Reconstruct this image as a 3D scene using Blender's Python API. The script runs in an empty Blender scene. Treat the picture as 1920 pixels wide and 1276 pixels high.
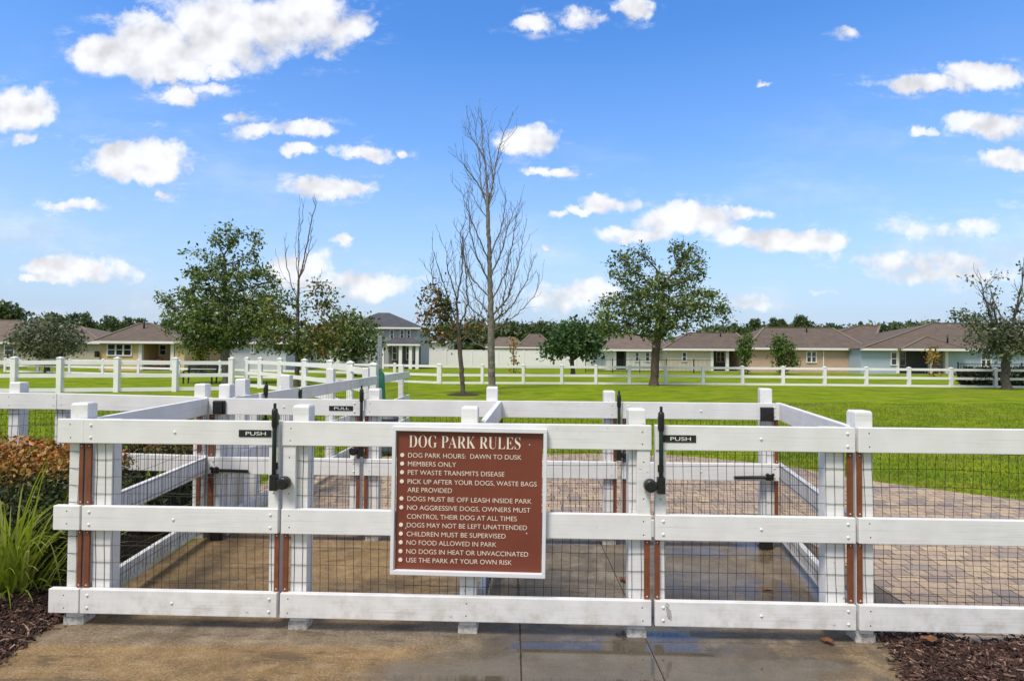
import bpy, math, random
import numpy as np
from mathutils import Vector, Matrix, Euler

# ------------------------------------------------------------------ camera, world, sun, exposure
SC = bpy.context.scene
COL = SC.collection
R = math.radians
CAM_H = 1.655
F = 1100.0                                   # focal length in pixels of the 1920 px wide photograph
cam_d = bpy.data.cameras.new("camera")
cam_d.sensor_width = 36.0
cam_d.lens = F / 1920 * 36
cam_d.clip_start = 0.05
cam_d.clip_end = 3000
cam = bpy.data.objects.new("camera", cam_d)
COL.objects.link(cam)
CROT = Euler((R(90 + 1.25), 0, 0)).to_matrix() @ Matrix.Rotation(R(0.40), 3, 'Z')
cam.matrix_world = Matrix.Translation((0, 0, CAM_H)) @ CROT.to_4x4()
SC.camera = cam

SUN_EL, SUN_AZ = 58.0, 216.0                 # azimuth clockwise from +Y (the view direction)
SKY_STRENGTH = 0.10
SUN_STRENGTH = 2.3
EXPOSURE = 0.74
SC.view_settings.view_transform = 'Standard'
SC.view_settings.look = 'None'
SC.view_settings.gamma = 1.0
SC.view_settings.exposure = EXPOSURE

sun_d = bpy.data.lights.new("sun", 'SUN')
sun_d.energy = SUN_STRENGTH
sun_d.angle = R(18)
sun_d.color = (1.0, 0.91, 0.79)
sun = bpy.data.objects.new("sun", sun_d)
COL.objects.link(sun)
_sd = Vector((math.sin(R(SUN_AZ)) * math.cos(R(SUN_EL)), math.cos(R(SUN_AZ)) * math.cos(R(SUN_EL)), math.sin(R(SUN_EL))))
sun.rotation_euler = (-_sd).to_track_quat('-Z', 'Y').to_euler()


def ray(px, py):
    """world direction through a photograph pixel (used to lay the place out)"""
    return CROT @ Vector(((px - 960) / F, -(py - 638) / F, -1.0))


def at(px, py, D):
    d = ray(px, py)
    return Vector((0, 0, CAM_H)) + d * (D / d.y)


def gnd(px, py, z=0.0):
    d = ray(px, py)
    return Vector((0, 0, CAM_H)) + d * ((z - CAM_H) / d.z)


def onp(px, py, a, b):
    """hit of a pixel ray with the upright plane Y = a + b X"""
    d = ray(px, py)
    return Vector((0, 0, CAM_H)) + d * (a / (d.y - b * d.x))


class NT:
    """tiny node-tree helper"""
    def __init__(self, tree):
        self.t = tree
        self.n = tree.nodes
        self.l = tree.links

    def add(self, typ, ins=None, **props):
        nd = self.n.new(typ)
        for k, v in props.items():
            setattr(nd, k, v)
        for k, v in (ins or {}).items():
            s = nd.inputs[k]
            if isinstance(v, bpy.types.NodeSocket):
                self.l.new(v, s)
            else:
                s.default_value = v
        return nd

    def math(self, op, a, b=0.0, c=0.0, clamp=False):
        return self.add('ShaderNodeMath', {0: a, 1: b, 2: c}, operation=op, use_clamp=clamp).outputs[0]

    def vmath(self, op, a, b=(0, 0, 0), c=(0, 0, 0)):
        nd = self.add('ShaderNodeVectorMath', operation=op)
        for i, v in enumerate((a, b, c)):
            if i < len(nd.inputs):
                if isinstance(v, bpy.types.NodeSocket):
                    self.l.new(v, nd.inputs[i])
                else:
                    nd.inputs[i].default_value = v
        return nd.outputs['Value' if op in ('DOT_PRODUCT', 'LENGTH', 'DISTANCE') else 'Vector']

    def noise(self, vec, scale, detail=3.0, rough=0.5, dist=0.0, out='Fac', dims='3D'):
        nd = self.add('ShaderNodeTexNoise', {'Scale': scale, 'Detail': detail, 'Roughness': rough, 'Distortion': dist}, noise_dimensions=dims)
        if vec is not None:
            self.l.new(vec, nd.inputs['Vector'])
        return nd.outputs[out]

    def ramp(self, fac, stops, interp='LINEAR'):
        nd = self.add('ShaderNodeValToRGB', {'Fac': fac})
        cr = nd.color_ramp
        cr.interpolation = interp
        while len(cr.elements) > 1:
            cr.elements.remove(cr.elements[-1])
        for i, (p, c) in enumerate(stops):
            e = cr.elements[0] if i == 0 else cr.elements.new(p)
            e.position = p
            e.color = (c[0], c[1], c[2], 1) if not isinstance(c, (int, float)) else (c, c, c, 1)
        return nd.outputs['Color']

    def mix(self, fac, a, b, mode='MIX'):
        nd = self.add('ShaderNodeMix', data_type='RGBA', blend_type=mode, clamp_factor=True)
        for s, v in ((nd.inputs['Factor'], fac), (nd.inputs['A'], a), (nd.inputs['B'], b)):
            pass
        for idx, v in ((0, fac), (6, a), (7, b)):
            s = nd.inputs[idx]
            if isinstance(v, bpy.types.NodeSocket):
                self.l.new(v, s)
            elif idx == 0:
                s.default_value = v
            else:
                s.default_value = (v[0], v[1], v[2], 1)
        return nd.outputs[2]

    def step(self, x, lo, hi):
        return self.add('ShaderNodeMapRange', {'Value': x, 'From Min': lo, 'From Max': hi}, interpolation_type='SMOOTHSTEP').outputs[0]


# ------------------------------------------------------------------ sky with cumulus clouds (world shader, in sky directions)
CLOUDS = [  # centre x, y and half axes in photograph pixels, strength
    (205, 105, 85, 42, 1), (300, 90, 110, 62, 1), (400, 60, 130, 80, 1), (500, 45, 120, 62, 1), (590, 40, 95, 60, 1), (655, 55, 40, 30, .8),
    (330, 130, 80, 26, 1), (415, 130, 40, 22, 1), (342, 176, 42, 22, 1), (395, 162, 50, 14, .8), (250, 40, 50, 20, .6),
    (35, 205, 80, 44, 1), (45, 258, 30, 14, .7), (215, 300, 68, 38, 1), (300, 295, 66, 46, 1), (290, 325, 60, 22, .9), (298, 362, 20, 9, .7),
    (462, 212, 34, 15, .75), (505, 240, 60, 16, .8), (575, 243, 55, 17, .9), (562, 284, 42, 14, .9), (686, 283, 66, 19, 1), (760, 283, 16, 9, .8),
    (615, 348, 95, 20, .95), (655, 453, 29, 17, 1), (100, 505, 60, 22, .9), (175, 512, 72, 30, .95), (50, 527, 26, 9, .7), (140, 388, 75, 12, .65),
    (985, 266, 66, 27, 1), (1030, 320, 60, 11, .85), (1000, 42, 52, 17, .9), (1095, 38, 42, 24, 1), (1195, 14, 44, 22, 1), (1590, 63, 34, 13, .65),
    (1740, 160, 110, 18, .95), (1835, 140, 80, 30, 1), (1850, 237, 90, 28, 1), (1720, 250, 24, 10, .8), (1870, 297, 56, 19, .95), (1440, 160, 14, 6, .7),
    (1148, 378, 50, 23, 1), (1095, 390, 36, 8, .7), (1285, 415, 110, 34, 1), (1180, 438, 80, 18, .9), (1400, 400, 55, 14, .8), (1470, 447, 155, 24, .95),
    (1770, 430, 110, 24, .75), (1740, 488, 170, 26, .62), (1760, 510, 170, 16, .5), (1040, 401, 24, 11, .7), (1017, 460, 13, 7, .8),
    (1070, 555, 85, 32, .8), (690, 540, 80, 26, .8), (560, 500, 75, 36, .9), (1410, 570, 70, 13, .6), (1545, 548, 45, 8, .5), (620, 530, 60, 30, .8),
    (-120, 120, 60, 30, .9), (2050, 380, 110, 40, .9), (2100, 160, 80, 40, .9), (-160, 420, 120, 30, .9), (900, -60, 120, 30, .8), (1500, -90, 160, 40, .8),
]


def build_world():
    w = bpy.data.worlds.new("World")
    SC.world = w
    w.use_nodes = True
    t = NT(w.node_tree)
    t.n.clear()
    sky = t.add('ShaderNodeTexSky', sky_type='NISHITA', sun_disc=False, sun_elevation=R(SUN_EL), sun_rotation=R(SUN_AZ),
                altitude=0.0, air_density=1.0, dust_density=0.35, ozone_density=2.2)
    geo = t.add('ShaderNodeTexCoord').outputs['Generated']
    sx = t.add('ShaderNodeSeparateXYZ', {0: geo})
    x, y, z = sx.outputs[0], sx.outputs[1], sx.outputs[2]
    yy = t.math('MAXIMUM', y, 0.02)
    uv = t.add('ShaderNodeCombineXYZ', {0: t.math('DIVIDE', x, yy), 1: t.math('DIVIDE', z, yy), 2: 0.0}).outputs[0]
    # ragged edges
    n1 = t.noise(uv, 9.0, 2.0, 0.5, out='Color')
    n2 = t.noise(uv, 34.0, 6.0, 0.66, out='Color')
    wv = t.vmath('ADD', t.vmath('MULTIPLY', t.vmath('SUBTRACT', n1, (.5, .5, .5)), (.085, .038, 0)),
                 t.vmath('MULTIPLY', t.vmath('SUBTRACT', n2, (.5, .5, .5)), (.046, .034, 0)))
    p = t.vmath('ADD', uv, wv)
    dmax = None
    dup = None
    p2 = t.vmath('ADD', p, (0.004, 0.020, 0))
    for i, (cx, cy, rx, ry, s) in enumerate(CLOUDS):
        c = ray(cx, cy)
        u0, v0 = c.x / c.y, c.z / c.y
        ku, kv = F / (rx * 1.12), F / (ry * 1.18)
        q = t.vmath('MULTIPLY_ADD', p, (ku, kv, 0), (-u0 * ku, -v0 * kv, 0))
        e = t.math('MULTIPLY_ADD', t.vmath('DOT_PRODUCT', q, q), -s, s)
        dmax = e if dmax is None else t.math('MAXIMUM', dmax, e)
        if rx > 25:
            q = t.vmath('MULTIPLY_ADD', p2, (ku, kv, 0), (-u0 * ku, -v0 * kv, 0))
            e = t.math('MULTIPLY_ADD', t.vmath('DOT_PRODUCT', q, q), -s, s)
            dup = e if dup is None else t.math('MAXIMUM', dup, e)
    fb = t.noise(uv, 13.0, 8.0, 0.60)
    fb2 = t.noise(t.vmath('ADD', uv, (0.010, -0.022, 0)), 13.0, 3.0, 0.5)
    fb1 = t.noise(uv, 13.0, 3.0, 0.5)
    dens = t.math('ADD', dmax, t.math('MULTIPLY', t.math('SUBTRACT', fb, 0.5), 2.6))
    core = t.math('MULTIPLY', t.step(dens, 0.05, 0.70), t.math('MINIMUM', t.math('MULTIPLY_ADD', dmax, .30, .74), .97))
    # thin torn veils around and between the heaps
    wisp = t.noise(t.vmath('MULTIPLY', uv, (1.0, 2.6, 0)), 11.0, 7.0, 0.66)
    veil = t.math('MULTIPLY', t.step(dens, -1.5, .2), t.math('MULTIPLY', t.step(wisp, .50, .72), .55))
    haze = t.math('MULTIPLY', t.step(t.noise(t.vmath('MULTIPLY', uv, (1.0, 3.2, 0)), 2.6, 6.0, .6), .46, .74), t.math('MULTIPLY', t.step(z, .46, .04), .48))
    alpha = t.math('MAXIMUM', t.math('MAXIMUM', core, veil), haze)
    front = t.step(y, 0.05, 0.15)
    alpha = t.math('MULTIPLY', alpha, front)
    # cloud light: bright rims, soft grey bellies
    relief = t.math('SUBTRACT', fb1, fb2)
    lit = t.math('MULTIPLY_ADD', relief, 1.3, 0.99)
    belly = t.math('MULTIPLY', t.step(t.math('SUBTRACT', t.math('ADD', dup, t.math('MULTIPLY', t.math('SUBTRACT', fb1, .5), 1.2)), dmax), -.05, .75), 0.17)
    lit = t.math('SUBTRACT', lit, belly)
    lit = t.math('MINIMUM', t.math('MAXIMUM', lit, 0.76), 1.06)
    k = 0.60 / SKY_STRENGTH
    ccol = t.vmath('MULTIPLY', t.add('ShaderNodeCombineXYZ', {0: lit, 1: lit, 2: lit}).outputs[0], (k * .955, k * .965, k * 1.0))
    # clear-sky tint: a little more saturated overhead, paler toward the horizon as moist air does
    hs = t.add('ShaderNodeHueSaturation', {'Hue': 0.508, 'Saturation': 1.33, 'Value': 1.55, 'Fac': 1.0, 'Color': sky.outputs[0]}).outputs[0]
    mist = t.ramp(t.math('MAXIMUM', z, 0.0), [(0.0, .95), (.06, .88), (.16, .58), (.32, .20), (.48, 0.03)])
    sk = t.mix(mist, hs, (2.75, 3.5, 4.75))
    col = t.mix(alpha, sk, ccol)
    # unseen broken cloud cover overhead and behind the viewer, added for neutral fill light
    bn = t.noise(geo, 3.2, 5.0, .6)
    back = t.math('MULTIPLY', t.step(bn, .36, .56), t.step(t.math('SUBTRACT', t.math('MULTIPLY_ADD', z, .6, .28), y), .0, .35))
    bl = t.math('MULTIPLY_ADD', t.noise(geo, 7.0, 4.0, .6), .9, .30)
    bcol = t.vmath('MULTIPLY', t.add('ShaderNodeCombineXYZ', {0: bl, 1: bl, 2: bl}).outputs[0], (k * .90, k * .90, k * .90))
    col = t.mix(back, col, bcol)
    bg = t.add('ShaderNodeBackground', {'Color': col, 'Strength': SKY_STRENGTH})
    out = t.add('ShaderNodeOutputWorld', {'Surface': bg.outputs[0]})
    w.cycles.sampling_method = 'MANUAL'
    w.cycles.sample_map_resolution = 512


build_world()


# ------------------------------------------------------------------ materials
MATS = {}


def mat(name, fn, **bs):
    m = bpy.data.materials.new(name)
    m.use_nodes = True
    t = NT(m.node_tree)
    b = m.node_tree.nodes['Principled BSDF']
    b.inputs['Specular IOR Level'].default_value = bs.get('spec', 0.4)
    b.inputs['Roughness'].default_value = bs.get('rough', 0.6)
    b.inputs['Metallic'].default_value = bs.get('metal', 0.0)
    t.b = b
    t.P = t.add('ShaderNodeTexCoord').outputs['Object']
    t.W = t.add('ShaderNodeNewGeometry').outputs['Position']
    t.RI = t.add('ShaderNodeNewGeometry').outputs['Random Per Island']
    r = fn(t)
    if r is not None:
        t.l.new(r, b.inputs['Base Color'])
    MATS[name] = m
    return m


def bump(t, h, strength, dist=0.01):
    nd = t.add('ShaderNodeBump', {'Height': h, 'Strength': strength, 'Distance': dist})
    t.l.new(nd.outputs[0], t.b.inputs['Normal'])


def speckled(c, var=0.12, scale=8.0, bs=0.15, bscale=60.0, bdist=0.004):
    def fn(t):
        n = t.noise(t.P, scale, 4.0, 0.6)
        lo = [v * (1 - var) for v in c]
        hi = [v * (1 + var) for v in c]
        if bs:
            bump(t, t.noise(t.P, bscale, 3.0), bs, bdist)
        return t.ramp(n, [(.3, lo), (.7, hi)])
    return fn


def m_white(t):
    n = t.noise(t.P, 5.0, 4.0, .6)
    base = t.ramp(n, [(.25, (.66, .66, .65)), (.6, (.75, .75, .745))])
    # brush-marked grain along the board
    mp = t.vmath('MULTIPLY', t.P, (2.0, 40.0, 90.0))
    g = t.noise(mp, 1.0, 3.0, .6)
    base = t.mix(t.math('MULTIPLY', t.step(g, .50, .72), .34), base, (.46, .46, .45))
    # flecks of dirt and chips
    ch = t.noise(t.P, 38.0, 3.0, .65)
    clump = t.noise(t.P, 3.1, 2.0, .5)
    fl = t.math('MULTIPLY', t.step(ch, .66, .72), t.step(clump, .47, .62))
    base = t.mix(t.math('MULTIPLY', fl, .9), base, (.17, .16, .14))
    # splash grime low down and green algae blotches near the soil
    z = t.add('ShaderNodeSeparateXYZ', {0: t.W}).outputs[2]
    low = t.step(z, .34, .06)
    gm = t.math('MULTIPLY', low, t.step(t.noise(t.P, 9.0, 4.0, .65), .40, .72))
    base = t.mix(t.math('MULTIPLY', gm, .55), base, (.33, .30, .22))
    bump(t, t.math('ADD', g, t.math('MULTIPLY', ch, .5)), .16, .002)
    return base


def m_white_worn(t):
    base = m_white(t)
    z = t.add('ShaderNodeSeparateXYZ', {0: t.W}).outputs[2]
    al = t.math('MULTIPLY', t.step(z, .30, .05), t.step(t.noise(t.P, 4.0, 4.0, .6), .38, .60))
    base = t.mix(t.math('MULTIPLY', al, .75), base, (.30, .34, .13))
    st = t.step(t.noise(t.vmath('MULTIPLY', t.P, (14., 14., 2.)), 1.0, 4.0, .6), .5, .75)
    return t.mix(t.math('MULTIPLY', st, .3), base, (.42, .42, .40))


def m_footing(t):
    n = t.noise(t.P, 40.0, 4.0, .7)
    bump(t, n, .5, .006)
    return t.ramp(n, [(.3, (.22, .2, .16)), (.55, (.55, .54, .5)), (.7, (.66, .65, .62))])


def m_vinyl(t):
    n = t.noise(t.P, 1.2, 4.0, .6)
    z = t.add('ShaderNodeSeparateXYZ', {0: t.W}).outputs[2]
    base = t.ramp(n, [(.3, (.76, .76, .77)), (.7, (.83, .83, .84))])
    al = t.math('MULTIPLY', t.step(t.noise(t.P, 2.6, 5.0, .65), .48, .70), .15)
    return t.mix(al, base, (.50, .54, .44))


WET = [(1150, 1256, 300, 60), (880, 1272, 170, 30), (1450, 1262, 150, 20), (1400, 1085, 150, 38), (1300, 1052, 100, 26), (1435, 1060, 40, 50), (1520, 1110, 70, 22), (1240, 1205, 90, 26), (1060, 1218, 110, 14)]


def m_concrete(t):
    W = t.W
    sx = t.add('ShaderNodeSeparateXYZ', {0: W})
    n_l = t.noise(W, 1.1, 5.0, .62)
    n_m = t.noise(W, 6.0, 5.0, .65)
    n_f = t.noise(W, 75.0, 4.0, .8)
    tan = t.ramp(n_m, [(.25, (.125, .080, .034)), (.5, (.225, .146, .064)), (.75, (.33, .225, .108))])
    gry = t.ramp(n_m, [(.25, (.095, .078, .055)), (.5, (.165, .138, .102)), (.75, (.25, .216, .166))])
    xx = t.math('ADD', sx.outputs[0], t.math('MULTIPLY', t.math('SUBTRACT', n_l, .5), 2.2))
    m = t.step(xx, -.75, .15)
    # an ochre run-off stain comes back at the right edge, and a grey smear crosses the lower left
    m = t.math('MULTIPLY', m, t.math('SUBTRACT', 1.0, t.math('MULTIPLY', t.step(xx, 1.2, 1.9), .75)))
    yl = t.math('ADD', sx.outputs[1], t.math('MULTIPLY', t.math('SUBTRACT', n_l, .5), 1.0))
    m2 = t.math('MULTIPLY', t.step(yl, 3.05, 2.75), .7)
    # the strip under the front boards is mixed toward grey
    ys = t.math('ADD', sx.outputs[1], t.math('MULTIPLY', t.math('SUBTRACT', n_m, .5), .12))
    m3 = t.math('MULTIPLY', t.math('MULTIPLY', t.step(ys, 3.28, 3.36), t.step(ys, 3.62, 3.52)), .75)
    m2 = t.math('MAXIMUM', m2, m3)
    m = t.math('MAXIMUM', m, m2)
    col = t.mix(m, tan, gry)
    col = t.mix(t.math('MULTIPLY', t.step(n_f, .52, .66), .75), col, (.055, .040, .026))
    col = t.mix(t.math('MULTIPLY', t.step(n_f, .46, .34), .55), col, (.44, .35, .23))
    dk = t.step(t.noise(W, 2.3, 7.0, .75), .50, .66)
    col = t.mix(t.math('MULTIPLY', dk, .58), col, (.085, .060, .036))
    gt = t.step(t.noise(W, 34.0, 4.0, .7), .66, .72)
    col = t.mix(t.math('MULTIPLY', gt, .75), col, (.030, .022, .016))
    # long run-off streaks toward the low corner
    sk = t.noise(t.vmath('MULTIPLY', W, (1.1, 4.5, 1.)), 1.7, 7.0, .72)
    col = t.mix(t.math('MULTIPLY', t.step(sk, .54, .64), .62), col, (.060, .045, .030))
    col = t.mix(t.math('MULTIPLY', t.step(sk, .44, .36), .30), col, (.36, .30, .21))
    # water film
    pw = t.vmath('ADD', W, t.vmath('MULTIPLY', t.vmath('SUBTRACT', t.noise(W, 3.2, 4.0, .6, out='Color'), (.5, .5, .5)), (.55, .40, 0)))
    d = None
    df = None
    for px, py, rx, ry in WET:
        c = gnd(px, py)
        s = F / c.y
        k1 = s / rx
        k2 = 1.0 / max(.05, abs(gnd(px, py - ry).y - gnd(px, py + ry).y) * .5)
        q = t.vmath('MULTIPLY_ADD', pw, (k1, k2, 0), (-c.x * k1, -c.y * k2, 0))
        e = t.math('SUBTRACT', 1.0, t.vmath('DOT_PRODUCT', q, q))
        d = e if d is None else t.math('MAXIMUM', d, e)
        if py > 1150:
            df = e if df is None else t.math('MAXIMUM', df, e)
    film = t.math('MULTIPLY', t.step(t.noise(W, 1.9, 6.0, .66), .48, .55), t.step(xx, -.45, .25))
    pool = t.step(t.math('ADD', df, t.math('MULTIPLY', t.math('SUBTRACT', n_m, .5), .7)), .0, .35)
    damp = t.step(d, -1.3, .2)
    wet = t.step(t.math('ADD', d, t.math('MULTIPLY', t.math('SUBTRACT', n_m, .5), .8)), .05, .5)
    col = t.mix(t.math('MULTIPLY', damp, .50), col, (.095, .078, .056))
    col = t.mix(t.math('MULTIPLY', pool, .45), col, (.045, .038, .028))
    col = t.mix(t.math('MULTIPLY', film, .50), col, (.060, .049, .036))
    rough = t.math('SUBTRACT', t.math('SUBTRACT', .72, t.math('MULTIPLY', damp, .32)), t.math('MULTIPLY', film, .16))
    rough = t.math('SUBTRACT', rough, t.math('MULTIPLY', wet, t.math('MULTIPLY_ADD', n_m, .25, -.02)))
    rough = t.math('MAXIMUM', t.math('SUBTRACT', rough, t.math('MULTIPLY', pool, .6)), .03)
    t.l.new(rough, t.b.inputs['Roughness'])
    t.l.new(t.math('MULTIPLY_ADD', pool, .65, .35), t.b.inputs['Specular IOR Level'])
    h = t.math('ADD', t.math('MULTIPLY', n_f, .6), t.math('MULTIPLY', n_m, .8))
    nd = t.add('ShaderNodeBump', {'Height': h, 'Strength': t.math('MULTIPLY_ADD', t.math('MAXIMUM', pool, t.math('MULTIPLY', t.math('MAXIMUM', wet, film), .75)), -.445, .46), 'Distance': .006})
    t.l.new(nd.outputs[0], t.b.inputs['Normal'])
    return col


def m_pavers(t):
    W = t.W
    rot = t.add('ShaderNodeMapping', {'Vector': W, 'Rotation': (0, 0, R(3))}).outputs[0]
    wob = t.vmath('ADD', rot, t.vmath('MULTIPLY', t.vmath('SUBTRACT', t.noise(W, 9.0, 2.0, out='Color'), (.5, .5, .5)), (.02, .02, 0)))
    br = t.add('ShaderNodeTexBrick', {'Vector': wob, 'Color1': (0, 0, 0, 1), 'Color2': (1, 1, 1, 1), 'Mortar': (.5, .5, .5, 1), 'Scale': 1.0,
                                     'Mortar Size': .005, 'Mortar Smooth': .4, 'Bias': 0.0, 'Brick Width': .21, 'Row Height': .118},
               offset=.5, squash=.7, squash_frequency=3)
    v = br.outputs['Color']
    c = t.ramp(v, [(0.0, (.20, .155, .115)), (.08, (.38, .255, .155)), (.25, (.45, .315, .175)), (.42, (.34, .235, .145)), (.55, (.50, .36, .19)), (.7, (.29, .205, .135)), (.82, (.43, .29, .165)), (.95, (.24, .19, .15))], 'CONSTANT')
    n = t.noise(W, 26.0, 5.0, .75)
    c = t.mix(t.math('MULTIPLY', t.step(n, .46, .62), .6), c, (.17, .12, .085))
    c = t.mix(t.math('MULTIPLY', t.step(n, .44, .32), .4), c, (.56, .43, .28))
    c = t.mix(t.math('MULTIPLY', t.step(t.noise(W, 1.0, 4.0, .6), .5, .7), .35), c, (.20, .165, .13))
    c = t.mix(.16, c, (.52, .45, .38))
    c = t.mix(br.outputs['Fac'], c, (.045, .036, .028))
    bump(t, t.math('SUBTRACT', t.math('MULTIPLY', n, .35), br.outputs['Fac']), .8, .012)
    return c


def m_lawn(t):
    W = t.W
    big = t.noise(W, .16, 5.0, .6)
    mid = t.noise(W, 1.3, 5.0, .65)
    fine = t.noise(t.vmath('MULTIPLY', W, (1., .45, 1.)), 22.0, 4.0, .7)
    c = t.ramp(mid, [(.25, (.095, .165, .004)), (.5, (.190, .258, .006)), (.75, (.285, .325, .012))])
    c = t.mix(t.math('MULTIPLY', t.step(big, .50, .70), .55), c, (.175, .170, .035))
    pt = t.noise(t.vmath('MULTIPLY', W, (.6, 1.2, 1.)), 1.1, 6.0, .72)
    c = t.mix(t.math('MULTIPLY', t.step(pt, .48, .62), .62), c, (.050, .125, .004))
    wn = t.noise(W, .42, 6.0, .68)
    c = t.mix(t.math('MULTIPLY', t.step(wn, .57, .66), .50), c, (.235, .200, .055))
    c = t.mix(t.math('MULTIPLY', t.step(wn, .44, .36), .40), c, (.070, .150, .004))
    st = t.noise(t.vmath('MULTIPLY', W, (.35, 1.6, 1.)), 1.3, 6.0, .7)
    c = t.mix(t.math('MULTIPLY', t.step(st, .53, .68), .55), c, (.30, .30, .035))
    c = t.mix(t.math('MULTIPLY', t.step(fine, .50, .30), .6), c, (.040, .085, .004))
    c = t.mix(t.math('MULTIPLY', t.step(fine, .55, .75), .40), c, (.19, .24, .035))
    bump(t, fine, .7, .05)
    return c


def m_blade(t):
    big = t.noise(t.W, .6, 4.0, .6)
    c = t.ramp(t.RI, [(0, (.055, .120, .004)), (.5, (.145, .225, .007)), (.85, (.235, .295, .014)), (1, (.33, .29, .07))])
    md = t.noise(t.W, 5.5, 4.0, .65)
    c = t.mix(t.math('MULTIPLY', t.step(md, .50, .64), .65), c, (.035, .085, .006))
    return t.mix(t.math('MULTIPLY', t.step(big, .48, .66), .5), c, (.22, .20, .045))


def m_mulch(t):
    n = t.noise(t.W, 40.0, 4.0, .7)
    bump(t, n, .9, .02)
    return t.ramp(n, [(.3, (.018, .011, .009)), (.6, (.060, .034, .026)), (.8, (.11, .065, .05))])


def m_chip(t):
    return t.ramp(t.RI, [(0, (.014, .008, .007)), (.35, (.038, .018, .013)), (.65, (.075, .036, .026)), (.85, (.13, .070, .050)), (.96, (.22, .14, .105)), (1, (.34, .26, .21))])


def leafmat(stops, trans=.3, vert=None):
    def fn(t):
        c = t.ramp(t.RI, stops)
        n = t.noise(t.W, .9, 3.0, .5)
        c = t.mix(t.math('MULTIPLY', t.step(n, .35, .65), .25), c, [v * .8 for v in stops[0][1]])
        t.b.inputs['Roughness'].default_value = .5
        tr = t.add('ShaderNodeBsdfTranslucent', {'Color': c})
        mx = t.add('ShaderNodeMixShader', {0: trans, 1: t.b.outputs[0], 2: tr.outputs[0]})
        t.l.new(mx.outputs[0], t.n['Material Output'].inputs['Surface'])
        return c
    return fn


def m_hedge(t):
    z = t.add('ShaderNodeSeparateXYZ', {0: t.P}).outputs[2]
    zz = t.math('ADD', z, t.math('MULTIPLY', t.math('SUBTRACT', t.RI, .5), .22))
    zz = t.math('ADD', zz, t.math('MULTIPLY', t.math('SUBTRACT', t.noise(t.P, 4.0, 3.0), .5), .35))
    g = t.ramp(t.RI, [(0, (.012, .026, .010)), (.5, (.032, .056, .018)), (.9, (.075, .10, .035)), (1, (.12, .14, .06))])
    o = t.ramp(t.RI, [(0, (.27, .085, .016)), (.4, (.44, .17, .028)), (.7, (.26, .19, .04)), (1, (.36, .20, .05))])
    return t.mix(t.step(zz, .66, .88), g, o)


def m_bark(c1, c2):
    def fn(t):
        n = t.noise(t.vmath('MULTIPLY', t.W, (1., 1., .35)), 16.0, 5.0, .7)
        bump(t, n, .8, .03)
        return t.ramp(n, [(.3, c1), (.7, c2)])
    return fn


def m_roof(c):
    def fn(t):
        n = t.noise(t.W, 1.4, 6.0, .7)
        z = t.add('ShaderNodeSeparateXYZ', {0: t.W}).outputs[2]
        row = t.math('FRACT', t.math('MULTIPLY', z, 11.0))
        f = t.noise(t.vmath('MULTIPLY', t.W, (3.5, 3.5, 11.)), 1.0, 2.0, .6)
        col = t.ramp(n, [(.3, [v * .72 for v in c]), (.7, [v * 1.2 for v in c])])
        col = t.mix(t.math('MULTIPLY', t.step(f, .45, .65), .4), col, [v * .55 for v in c])
        col = t.mix(t.math('MULTIPLY', t.step(row, .8, .98), .35), col, [v * .4 for v in c])
        return col
    return fn


def m_stucco(c):
    return speckled(c, .08, 1.3, .2, 30.0, .01)


def m_siding(c):
    def fn(t):
        z = t.add('ShaderNodeSeparateXYZ', {0: t.W}).outputs[2]
        row = t.math('FRACT', t.math('MULTIPLY', z, 6.0))
        n = t.noise(t.W, 1.0, 4.0, .6)
        col = t.ramp(n, [(.3, [v * .93 for v in c]), (.7, [v * 1.05 for v in c])])
        return t.mix(t.math('MULTIPLY', t.step(row, .84, .97), .4), col, [v * .5 for v in c])
    return fn


def m_glass(t):
    n = t.noise(t.W, .8, 3.0)
    return t.ramp(n, [(.3, (.018, .022, .03)), (.7, (.06, .07, .085))])


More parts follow.
